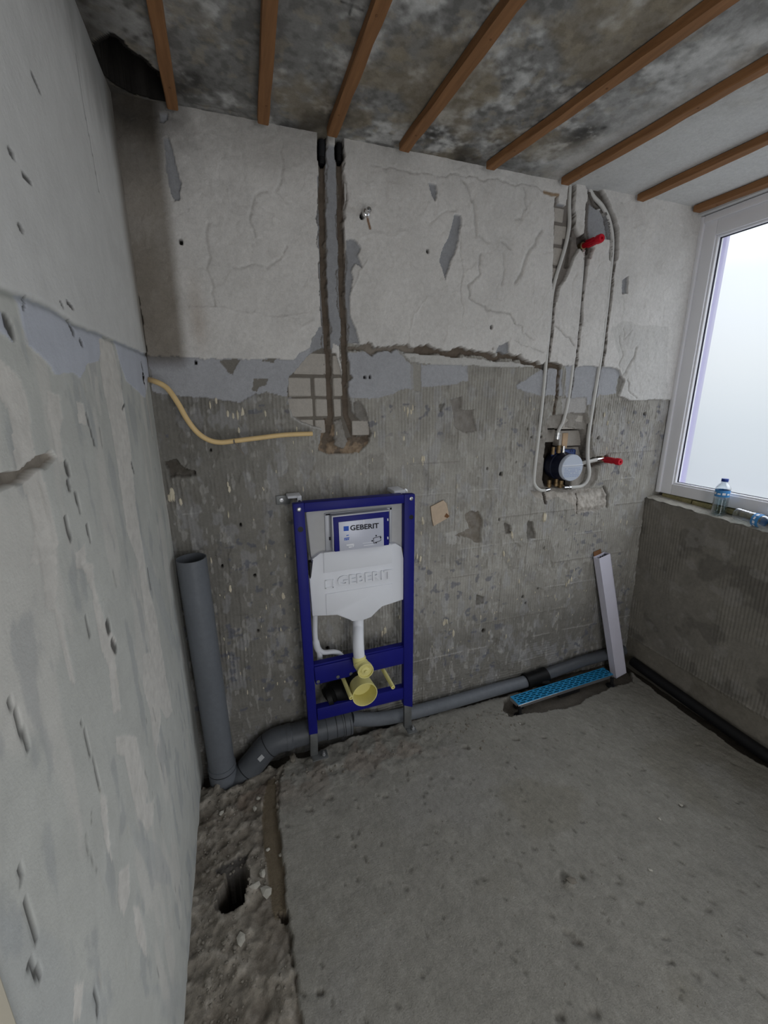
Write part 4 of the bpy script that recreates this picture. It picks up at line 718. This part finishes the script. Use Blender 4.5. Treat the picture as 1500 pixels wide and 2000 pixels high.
wp = obj('waste_plug', lathe(bp, (0, 1, 0), [(.049, .100), (.051, .09), (.0545, .05), (.0585, .004), (.0585, 0), (.0555, 0), (.0535, .03), (.0520, .072), (.0001, .074)], 40), 'yellow', fr, 40, label='large pale yellow cap of the waste opening')
for b_, L_ in (((.661, -.10, .395), .166), ((.859, -.10, .399), .166)):
    rd = obj('stud_sleeve', lathe((b_[0], b_[1], b_[2]), (0, -1, 0), [(.0100, 0), (.0100, .02), (.0092, .022), (.0096, L_-.004), (.0090, L_), (.0055, L_), (.0050, L_-.008), (.0001, L_-.009)], 16), 'yellow', fr, 40)
e1 = hit(641, 1362, 1, -.095); obj('waste_elbow', tube(spline([e1, (e1[0]+.035, -.08, e1[2]+.01), (.69, -.095, e1[2]+.02), (bp.x-.01, -.12, bp.z+.004), (bp.x, -.16, bp.z)], 8), [.048]*6+[.054]*27, 28, True), 'rubber', fr, 50, label='black waste bend behind the yellow cap')
obj('elbow_rim', tube([e1+np.array([-.006, .0, -.002]), e1+np.array([.016, 0, .003])], .052, 28), 'rubber', fr, 50)
tp = [hit(*q, 1, -.075) for q in [(615.5, 1200), (615.5, 1240), (619, 1262), (624, 1275), (625, 1300)]]; bm = tube(spline(tp, 6), [.0115]*9+[.0155]*8+[.0135]*8, 16)
add_tube(bm, spline([hit(*q, 1, -.078) for q in [(622, 1268), (632, 1274), (650, 1273), (662, 1276), (670, 1285), (676, 1298)]], 6), .0115, 16); obj('overflow_pipe', bm, 'white', fr, 50)

# ================================================================== SOIL STACK AND WASTE PIPES
st = thing('soil_pipe', (.09, -.095, -.03), 'grey plastic soil pipe standing open-ended in the left corner', 'pipe')
ax = [Vector((.0735, -.105, 1.072)), Vector((.091, -.095, .06)), Vector((.0935, -.0945, -.085))]
d = (ax[0]-ax[1]); bm = lathe(ax[1], d, [(.0558, -.03), (.0558, d.length), (.0525, d.length), (.0525, d.length-.5), (.0001, d.length-.5)], 48); obj('riser', bm, 'pvc', st, 40)
bm = tube([ax[2], ax[1]+(ax[1]-ax[2])*.05], .0600, 48); tee = obj('branch_socket', bm, 'pvc', st, 40)
obj('socket_groove', lathe(ax[1], d, [(.0605, -.020), (.0607, -.018), (.0605, -.016)], 48), 'pvcline', tee)
br = spline([(.10, -.095, -.075), (.165, -.09, -.035), (.225, -.083, .015), (.285, -.078, .075), (.335, -.0755, .101), (.40, -.075, .104)], 6)
obj('branch_elbow', tube(br, .0585, 40), 'pvcdark', st, 40)
for i in (9, 20): 
    t = (Vector(br[i+1])-Vector(br[i])).normalized(); obj('elbow_groove', tube([Vector(br[i])-t*.002, Vector(br[i])+t*.002], .0592, 40), 'pvcline', st, 40)
obj('branch_pipe', tube([(.40, -.075, .104), (.62, -.075, .108)], .0562, 40), 'pvcdark', st, 40)
cp = obj('coupling', tube([(.385, -.075, .104), (.405, -.075, .104), (.406, -.075, .104), (.412, -.075, .104)], [.0605, .0605, .0605, .0570], 40), 'pvcdark', st, 40)
cp = obj('coupling', tube([(.575, -.075, .107), (.576, -.075, .107), (.655, -.075, .108), (.656, -.075, .108), (.700, -.075, .109), (.705, -.075, .109)], [.058, .0605, .0605, .064, .064, .052], 40), 'pvcdark', st, 40)
for x in (.622, .664, .690): obj('coupling_groove', tube([(x-.0015, -.075, .108), (x+.0015, -.075, .108)], .0612 if x < .66 else .0646, 40), 'pvcline', cp)
t = Vector((.270, -.135, .062)); nb = Vector((.0, -.86, .5)); bm = bmesh.new()
sx_ = Vector((.8, .1, .6)).normalized(); nv = Vector((-.18, -.93, .33)).normalized(); sy_ = nv.cross(sx_).normalized(); c0 = Vector(hit(509.5, 1481, 1, -.137))
add_prism(bm, [c0+sx_*a+sy_*b_ for a, b_ in ((-.013, -.010), (.013, -.010), (.013, .010), (-.013, .010))], nv*-.004); obj('sticker', bm, 'paper', st, label='small square white paper sticker on the elbow')
wpz = [hit(*q, 1, -.052) for q in [(690, 1412), (740, 1404), (800, 1393), (880, 1372), (960, 1349), (1030, 1330)]]
wt = thing('waste_pipe', tuple(wpz[0]+np.array([0, 0, -.035])), 'thin grey waste pipe lying along the foot of the back wall', 'pipe')
obj('left_length', tube(spline([(.712, -.058, .100)]+[(p[0], -.052, p[2]) for p in wpz[1:]], 6), .0345, 32), 'pvc', wt, 50)
xe, ze = wpz[-1][0], wpz[-1][2]
bm = lathe((xe-.005, -.052, ze-.001), (1, 0, .09), [(.036, -.012), (.046, -.01), (.047, .004), (.043, .006), (.042, .035), (.044, .06), (.041, .085), (.046, .12), (.046, .135), (.037, .137)], 32); add_tube(bm, spline([(xe+.06, -.05, ze), (xe+.09, -.068, ze-.008), (xe+.12, -.080, ze-.020)], 6), .030, 24)
obj('rubber_coupling', bm, 'rubber', wt, 40, label='black rubber coupling with a branch to the shower channel')
obj('right_length', tube([(xe+.12, -.05, ze+.010), (2.2, -.044, .092), (2.53, -.040, .098)], .033, 28), 'pvcdark', wt, 50)
rp = thing('drain_hose_pipe', (2.56, -.6, 0), 'black pipe lying in the trench below the window wall', 'pipe')
obj('pipe', tube(spline([(2.575, -.085, .03), (2.568, -.3, .022), (2.562, -.6, .012), (2.556, -.9, .008), (2.552, -1.3, .004), (2.55, -2.2, .0)], 8), .030, 24), 'black', rp, 60)

# ================================================================== SHOWER CHANNEL
L0 = Vector((1.617, -.163, .048)); R0 = Vector((2.325, -.128, .048)); dx = (R0-L0).normalized(); dy = Vector((-dx.y, dx.x, 0)); ln = (R0-L0).length
Mx = Matrix(((dx.x, dy.x, 0, L0.x), (dx.y, dy.y, 0, L0.y), (0, 0, 1, L0.z), (0, 0, 0, 1)))
sc = thing('shower_channel', (L0.x, L0.y, 0), 'linear shower channel with slotted grate in blue protective film on the floor', 'shower drain')
bm = bmesh.new(); add_box(bm, (0, -.037, -.024), (ln, .037, -.003), .002, 1, Mx); obj('channel_body', bm, 'steel', sc, 40)
bm = bmesh.new()                                                        # grate: bars between rows of slots (real openings)
rows_y = [(-.0335, -.0215), (-.0165, -.0045), (.0045, .0165), (.0215, .0335)]
def bar(x0, x1, y0, y1): add_box(bm, (x0, y0, -.0022), (x1, y1, .0), 0, 1, Mx)
ys = [-.037, -.0285, -.0235, -.0150, -.0100, -.0015, .0035, .0120, .0170, .0255, .0300, .037]
slots = [(c_-.0036, c_+.0036) for c_ in (-.0270, -.0135, 0, .0135, .0270)]
edges = [-.037]+[v for s_ in slots for v in s_]+[.037]
for i in range(0, len(edges), 2): bar(0, ln, edges[i], edges[i+1])
for i, (a, b_) in enumerate(slots):
    x = -.01 if i % 2 else .018
    bar(0, max(.012, x), a, b_)
    while x < ln:
        s0 = x; 
        x0 = max(x+.034, .012); x1 = min(x+.048, ln)
        if x1 > x0: bar(x0, x1, a, b_)
        x += .048
    bar(ln-.01, ln, a, b_)
obj('grate', bm, 'film', sc, label='grate covered in blue film')
bm = bmesh.new(); add_box(bm, (.002, -.035, -.009), (ln-.002, .035, -.0030), 0, 1, Mx); obj('slot_bed', bm, 'slot', sc)
for xx, yy in ((.004, -.045), (ln-.02, -.048), (.05, .02)):
    c0 = Mx @ Vector((xx, yy, 0)); zf = fz(c0.x, c0.y)-.004
    bm = lathe((c0.x, c0.y, zf), (0, 0, 1), [(.0001, 0), (.028, 0), (.030, .006), (.024, .012), (.010, .014), (.009, .045-zf-.012), (.0001, .045-zf-.012)], 24)
    c1 = Mx @ Vector((xx, yy*.6, -.018)); add_tube(bm, [(c0.x, c0.y, .030), c1], .008, 10); obj('levelling_foot', bm, 'black', sc, 40)
bm = bmesh.new(); add_box(bm, (.30, -.03, -.058), (.46, .03, -.024), .008, 2, Mx); obj('outlet_trap', bm, 'black', sc, 40)

# ================================================================== LEANING CARTON
A0 = Vector((2.392, -.136, .006)); e3 = Vector((2.207-2.392, .080, .792)); e1 = Vector((.086, .004, .022)); e3n = e3.normalized(); e1 = (e1-e3n*e1.dot(e3n)).normalized()*.086; e2 = e3n.cross(e1).normalized()*.043
if e2.y < 0: e2 = -e2
A0.z = fz(2.42, -.12)+.004
ct = thing('leaning_carton', tuple(A0), 'long slim white carton leaning in the corner behind the blue channel', 'box')
bm = bmesh.new(); top = A0+e3; t_ = .0025
def slab(o_, a, b_, c): add_prism(bm, [o_, o_+a, o_+a+b_, o_+b_], c)
n1_, n2_ = e1.normalized(), e2.normalized()
slab(A0, e1, e3, n2_*t_); slab(A0+e2, e1, e3, -n2_*t_); slab(A0, e2, e3, n1_*t_); slab(A0+e1, e2, e3, -n1_*t_); slab(A0, e1, e2, e3n*t_)
obj('sleeve', bm, 'carton', ct)
bm = bmesh.new(); slab(top+e2+n1_*.006, e1-n1_*.03, e3n*.028, -n2_*.002); obj('flap', bm, 'brown', ct, label='brown inner flap standing up at the open end')
bm = bmesh.new()
for k in range(4): 
    o_ = top+e1*(.15+.22*k)+e2*.12-e3n*.008; slab(o_, e1*.1, e2*.55, -e3n*.02)
obj('packed_strips', bm, 'black', ct)

# ================================================================== MIXER IN THE NICHE
mc = Vector(hit(1118, 914, 1, -.048)); mxr = thing('shower_mixer', (mc.x, .05, mc.z), 'built-in shower mixer body with dark blue housing and pale grey cap in the wall niche', 'mixer valve')
obj('housing', lathe((mc.x, .085, mc.z), (0, -1, 0), [(.0001, 0), (.074, 0), (.078, .03), (.078, .05), (.074, .054), (.070, .115), (.0001, .115)], 40), 'mixblue', mxr, 40)
cap = obj('cap', lathe((mc.x, -.030, mc.z), (0, -1, 0), [(.0705, -.004), (.0705, .015), (.068, .018), (.0001, .018)], 44), 'cap', mxr, 40, label='pale grey round cap with printed text')
bm = bmesh.new(); add_box(bm, (mc.x-.069, -.0505, mc.z+.012), (mc.x+.069, -.047, mc.z+.016), .001); obj('cap_ridge', bm, 'white', cap)
bm = bmesh.new()
for r_ in range(6):
    x = mc.x-.05
    while x < mc.x+.045:
        l_ = rr.uniform(.006, .016); add_box(bm, (x, -.0486, mc.z-.004-.0085*r_), (x+l_, -.0478, mc.z-.001-.0085*r_)); x += l_+rr.choice([.003, .003, .012])
        if (x-mc.x)**2+(.0085*r_)**2 > .058**2: break
M['capink'] = mat('pale_blue_print', lin(150, 166, 200), .5)
obj('printed_text', bm, 'capink', cap)
bm = bmesh.new(); pz = Vector(hit(1098, 912, 1, .05)); add_box(bm, (pz.x-.078, .046, pz.z-.02), (pz.x+.076, .054, pz.z+.096), .01, 3)
pt = obj('mounting_plate', bm, 'plateblue', mxr, 40, label='blue mounting plate showing above the housing')
for a in (-.055, -.04, .04, .055):
    for b_ in (.066, .086): obj('plate_hole', lathe((pz.x+a, .0462, pz.z+b_), (0, -1, 0), [(.0035, 0), (.0035, .0006), (.0001, .0006)], 10), 'ink', pt)
for q, m_, r_ in (((1086, 943), 'brass', .010), ((1095, 946), 'brass', .013), ((1072, 945), 'brass', .011), ((1091, 878), 'brass', .010), ((1080, 881), 'brass', .008), ((1100, 879), 'chrome', .008)):
    c0 = hit(*q, 1, .03); obj('union', lathe((c0[0], .03, c0[2]-.018), (0, 0, 1), [(.0001, 0), (r_*1.2, 0), (r_*1.2, .018), (r_, .019), (r_, .04), (.0001, .04)], 12), m_, mxr, 40)
bm = bmesh.new(); c0 = hit(1101, 860, 1, .06); add_box(bm, (c0[0]-.017, .05, c0[2]-.04), (c0[0]+.018, .075, c0[2]+.04), .002)
b_ = obj('wedge_block', bm, 'tan', None, loc=tuple(c0)); tag(b_, 'small tan wooden block standing in the niche above the mixer', 'wood block')

# ================================================================== WATER PIPES
def wpipe(name, g, ys, r, lab, m='alu', shift=0):
    pts = [(x+shift, y, z) for (x, z), y in zip(px(wb, *g), ys)]; t = thing(name, pts[-1], lab, 'water pipe', 'white water pipes in the wall chases'); obj('pipe', tube(spline(pts, 6), r, 16), m, t, 60); return t, pts
yy = lambda n, a=.004: [a]*n
t1, p1 = wpipe('water_pipe', P1, [.012, .008]+yy(len(P1)-5, -.006)+[-.008, -.012, -.012], .0085, 'white water pipe left of the mixer, bending in under its housing')
e_ = hit(1064, 957, 1, -.012); obj('crimp_sleeve', lathe(p1[-1], (1, 0, .15), [(.0001, -.004), (.0105, -.004), (.0105, .022), (.0085, .024), (.0001, .024)], 16), 'chrome', t1, 40)
P2b = P2[:-1]+[(1094, 836), (1090.5, 848)]
t2, p2 = wpipe('water_pipe', P2b, [-.001]*5+[.0, .0, .0, .004, .008][-len(P2b)+5:], .0085, 'middle white water pipe, running from the upper red plug down into the mixer')
obj('crimp_sleeve', lathe(Vector(p2[-1])+Vector((.0, -.004, .008)), (-.03, .05, -1), [(.0001, 0), (.0120, 0), (.0120, .010), (.0105, .011), (.0105, .015), (.0120, .016), (.0120, .034), (.009, .036), (.0001, .036)], 18), 'chrome', t2, 40)
bm = bmesh.new(); a0 = hit(1139, 489, 1, 0.0); a1 = hit(1138, 503, 1, 0.0)
for k in range(3): add_tube(bm, [(a0[0], .0, a0[2]-.016*k), (a0[0]-.001, .0, a0[2]-.016*k-.010)], .0108, 14)
obj('crimp_sleeve', bm, 'chrome', t2, 40)
t3, p3 = wpipe('water_pipe', P3, [.016, .010, .004, .0, -.004]+yy(len(P3)-9, -.005)+[-.02, -.035, -.03, -.02], .0095, 'white water pipe curving at the ceiling and hooking round the right side of the mixer')
obj('crimp_sleeve', lathe(p3[-1], (-1, .2, 0), [(.0001, -.012), (.0125, -.012), (.0125, .0), (.0105, .002), (.0105, .01), (.0125, .012), (.0125, .028), (.0001, .028)], 16), 'chrome', t3, 40)
def red_plug(q, L_, lab, pipe_from=None):
    c0 = Vector(hit(*q, 1, 0.0)); t = thing('test_plug', tuple(c0), lab, 'plug', 'red test plugs on pipe ends')
    obj('plug_body', lathe(c0+Vector((0, .012, 0)), (0, -1, 0), [(.0001, 0), (.012, 0), (.012, .02), (.015, .026), (.0155, L_-.028), (.019, L_-.026), (.019, L_-.006), (.016, L_), (.006, L_), (.005, L_-.008), (.0001, L_-.008)], 12), 'red', t, 30)
    bm = bmesh.new()
    for k in range(6):
        a = k*math.pi/3; add_box(bm, (c0.x+.0155*math.cos(a)-.002, -L_*.55, c0.z+.0155*math.sin(a)-.002), (c0.x+.0155*math.cos(a)+.002, -.012, c0.z+.0155*math.sin(a)+.002), .0008, 1)
    obj('grip_rib', bm, 'red', t)
    obj('socket', lathe(c0+Vector((0, .03, 0)), (0, -1, 0), [(.0001, 0), (.017, 0), (.017, .022), (.013, .024), (.0001, .024)], 18), 'brass', t, 40); return t, c0
t, c0 = red_plug((1142, 479), .115, 'red plastic test plug sticking out near the top of the pipes')
t, c0 = red_plug((1179, 897), .125, 'red plastic test plug sticking out to the right of the mixer')
a0 = hit(1141, 904, 1, -.005); tt = thing('connection_pipe', (a0[0], -.004, a0[2]), 'short white pipe with chrome elbow between mixer and lower red plug', 'water pipe')
a1 = hit(1165, 898, 1, -.002); a2 = hit(1175, 896.5, 1, .0)
obj('pipe', tube([(a0[0]-.05, .004, a0[2]-.010), (a0[0], -.002, a0[2]), (a1[0], -.002, a1[2])], .0105, 16), 'alu', tt, 60); obj('crimp_sleeve', tube([(a1[0]-.004, -.002, a1[2]), (a1[0]+.002, -.002, a1[2]), (a2[0]+.006, -.001, a2[2])], [.0095, .0115, .0105], 16), 'chrome', tt, 40)

# ================================================================== SMALL THINGS ON THE WALLS
hs = hit(279, 739.5, 0, -.03); hp = [tuple(hs)]+[tuple(hit(*q, 1, y)) for q, y in [((300, 744), -.06), ((325, 757), -.075), ((346, 785), -.085), ((366, 820), -.085), ((386, 845), -.08), ((407, 859), -.075), ((430, 864), -.07), ((460, 861), -.065), ((500, 856), -.058), ((555, 849.5), -.045), ((610, 847), -.035)]]
t = thing('cable_conduit', hp[0], 'cream plastic conduit curving out of the left wall with a free end', 'conduit'); bm = bmesh.new(); pts = spline(hp, 8)
for rg in [add_tube(bm, pts, .0095, 18, False)]: pass
add_tube(bm, pts[-4:], .0075, 14, True); obj('tube', bm, 'hose', t, 60)
tp_ = Vector(hit(457, 862, 1, -.066)); bm = bmesh.new(); add_lathe(bm, tp_, (1, 0, .1), [(.0098, -.003), (.0102, 0), (.0098, .003)], 18); add_prism(bm, [tp_+Vector(q) for q in ((0, -.009, -.006), (.006, -.010, -.006), (.034, -.004, -.050), (.030, -.004, -.054))], (0, .001, 0)); M['tape'] = mat('grey_tape', lin(120, 112, 104), .6); obj('tape_end', bm, 'tape', t)
n0 = Vector(hit(708, 424, 1, 0)); t = thing('pipe_nipple', tuple(n0), 'small chrome pipe stub with rust streak high on the white plaster', 'pipe stub')
obj('stub', lathe(n0+Vector((0, .02, 0)), (.06, -1, .03), [(.0001, 0), (.010, 0), (.010, .05), (.0145, .052), (.0145, .066), (.0105, .068), (.0105, .090), (.007, .090), (.006, .07), (.0001, .07)], 8), 'chrome', t, 30)
obj('rosette', lathe(n0+Vector((-.004, .004, -.002)), (0, -1, 0), [(.017, 0), (.016, .004), (.010, .006)], 20), 'black', t, 40)
n0 = Vector(hit(912, 313, 1, 0)); t = thing('wall_clamp', tuple(n0), 'tiny black cable clamp where the back wall meets the ceiling', 'clamp')
bm = tube(spline([n0+Vector((-.012, -.004, -.018)), n0+Vector((-.010, -.006, 0)), n0+Vector((0, -.008, .008)), n0+Vector((.010, -.006, 0)), n0+Vector((.013, -.004, -.02))], 5), .004, 8); obj('clip_arch', bm, 'black', t); obj('clip_pin', lathe(n0+Vector((0, .006, .002)), (0, -1, 0), [(.006, 0), (.006, .014), (.0001, .015)], 10), 'black', t)
for q0, q1, r, lab, m_ in (((628, 256), (628, 308), .013, 'dark grey conduit stub in the top of the left wall chase', 'pvcline'), ((662, 266), (662, 303), .011, 'black conduit stub in the top of the right wall chase', 'black')):
    a0, a1 = Vector(hit(*q0, 1, .012)), Vector(hit(*q1, 1, .012)); a0.z = min(a0.z, 2.592); t = thing('conduit_stub', tuple(a1), lab, 'conduit'); obj('tube', tube([a0, a1], r, 18, True), m_, t, 50)
    obj('sleeve', tube([a1+Vector((0, 0, .002)), a1-Vector((0, 0, .022))], r*.86, 16), 'black', t, 50)
qs = [(841, 990), (866, 977), (873, 984), (878, 1010), (847, 1028), (844, 1014)]; bm = pprism(qs, -.012, .006, .0012); rr = random.Random(4)
for v in bm.verts: v.co.y += rr.uniform(-.0015, .0015)
c0 = hit(860, 1003, 1, -.008); t = thing('tile_shard', tuple(c0), 'peach coloured scrap stuck to the combed wall right of the frame', 'scrap'); obj('sheet', bm, 'peach', t)
bm = pprism([(872, 1002), (878, 1008), (874, 1012), (868, 1009)], -.0125, .001); obj('stain', bm, 'brown', t)

# ================================================================== BOTTLES ON THE SILL
def bottle(base, axis, lab, water):
    axis = Vector(axis).normalized(); base = Vector(base); t = thing('water_bottle', tuple(base), lab, 'bottle', 'plastic bottles on the sill')
    pr = [(.0001, .004), (.014, .004), (.020, .001), (.028, 0), (.0315, .004), (.0325, .010)]
    for k in range(5): z = .02+.012*k; pr += [(.0325, z), (.0315, z+.004), (.0325, z+.008)]
    pr += [(.0328, .088), (.0312, .092), (.0312, .128), (.0328, .132), (.031, .140), (.024, .152), (.017, .160), (.0135, .165), (.0135, .172)]
    obj('body', lathe(base, axis, pr, 32), 'pet', t, 50)
    obj('neck_ring', lathe(base, axis, [(.0135, .166), (.0165, .167), (.0165, .169), (.0135, .170)], 24), 'pet', t)
    obj('cap', lathe(base, axis, [(.0148, .170), (.0152, .172), (.0152, .183), (.0142, .1845), (.0001, .1845)], 30), 'capblue', t, 40)
    obj('label', lathe(base, axis, [(.0318, .093), (.0320, .094), (.0320, .126), (.0318, .127)], 36), 'labelblue', t, 60)
    bm = bmesh.new(); u = axis.orthogonal().normalized(); v = axis.cross(u)
    for k in range(10):
        a = k*.63; p = base+(u*math.cos(a)+v*math.sin(a))*.0324; tg = (-u*math.sin(a)+v*math.cos(a)); add_prism(bm, [p+tg*-.007+axis*.104, p+tg*.007+axis*.104, p+tg*.007+axis*(.112+.003*(k % 2)), p+tg*-.007+axis*(.112+.003*(k % 2))], (u*math.cos(a)+v*math.sin(a))*.0003)
    obj('label_print', bm, 'inkgrey', t)
    if water: obj('water', lathe(base, axis, [(.0001, .006), (.030, .006), (.0305, .02), (.0305, water), (.0001, water)], 28), 'water', t, 50)
bottle((2.602, -.392, SILL+.0065-.017), (0, 0, 1), 'clear water bottle with blue cap and blue label standing on the window sill', .082)
bottle((2.606, -.475, SILL+.012), (-.15, -1, -.05), 'crumpled clear bottle lying on the sill at the right edge', 0)

# ================================================================== RUBBLE ON THE FLOOR
RB = [((512, 1705), .016, 1, 'small stone on the rim of the drain hole'), ((498, 1732), .018, 1, 'pale rubble chip right of the drain hole'), ((520, 1740), .024, 1, 'large pale slab fragment between hole and wet strip'), ((470, 1834), .017, 1, 'pale flat flake below the drain hole'), ((440, 1840), .012, 0, 'grey pebble below the drain hole'), ((523, 1654), .009, 1, 'round white pebble at the edge of the wet strip'), ((548, 1666), .009, 1, 'white pebble on the right bank of the wet strip'),
      ((432, 1585), .012, 1, 'white chip in the rubble near the soil pipe'), ((497, 1575), .012, 1, 'pale chip left of the wet strip head'), ((504, 1556), .012, 1, 'grey chip beside the wet strip head'), ((425, 1537), .022, 0, 'grey lump at the foot of the soil pipe'), ((573, 1483), .024, 0, 'dark lump in the trench left of the left frame foot'), ((752, 1412), .012, 0, 'small dark stone under the frame behind the right foot'), ((742, 1437), .012, 0, 'dark stone on the trench edge below the frame'),
      ((1115, 1728), .018, 0, 'grey stone lying in the footprint-like hollow of the floor'), ((1108, 1718), .012, 0, 'small stone at the upper end of the floor hollow'), ((1287, 1600), .008, 1, 'white crumb on the open floor far right'), ((1270, 1700), .008, 1, 'pale crumb on the open floor right of centre'), ((1330, 1571), .009, 1, 'pale chip in the shallow pit on the right'), ((700, 1470), .01, 0, 'brown crumb in front of the frame'), ((1015, 1412), .012, 1, 'flat chip in front of the black channel foot'), ((940, 1462), .010, 0, 'dark crumb on the floor left of the channel')]
for i, (q, r, pale, lab) in enumerate(RB):
    x, y = fl(q); z = fz(x, y); bm = bmesh.new(); add_rock(bm, (x, y, z+r*.25), r, 400+i, 1, (1.1, .8, .55)); o = obj('rubble_chunk', bm, 'stonelight' if pale else 'stone', None, loc=(x, y, z)); tag(o, lab, 'stone', 'loose rubble on the floor')
bm = bmesh.new(); rr = random.Random(21)
for i in range(1100):
    k = rr.random()
    if k < .65: x, y = rr.uniform(.02, .28), rr.uniform(-1.25, -.16)
    elif k < .85: x, y = rr.uniform(.30, 1.6), -.14-abs(rr.gauss(0, .08))
    else: x, y = rr.uniform(.4, 2.45), rr.uniform(-1.4, -.25)
    z = fz(x, y)
    if z < -.04 or (z < -.009 and .17 < x < .29) or (.46 < x < 1.03 and y > -.2): continue
    add_rock(bm, (x, y, z+.001), rr.uniform(.002, .0085)*rr.uniform(.5, 1) if k < .85 else rr.uniform(.0015, .003), i, 0)
o = obj('grit', bm, 'stone', None, loc=(.5, -.5, 0)); tag(o, 'loose grit and crumbs scattered over the concrete floor', 'grit', kind='stuff')
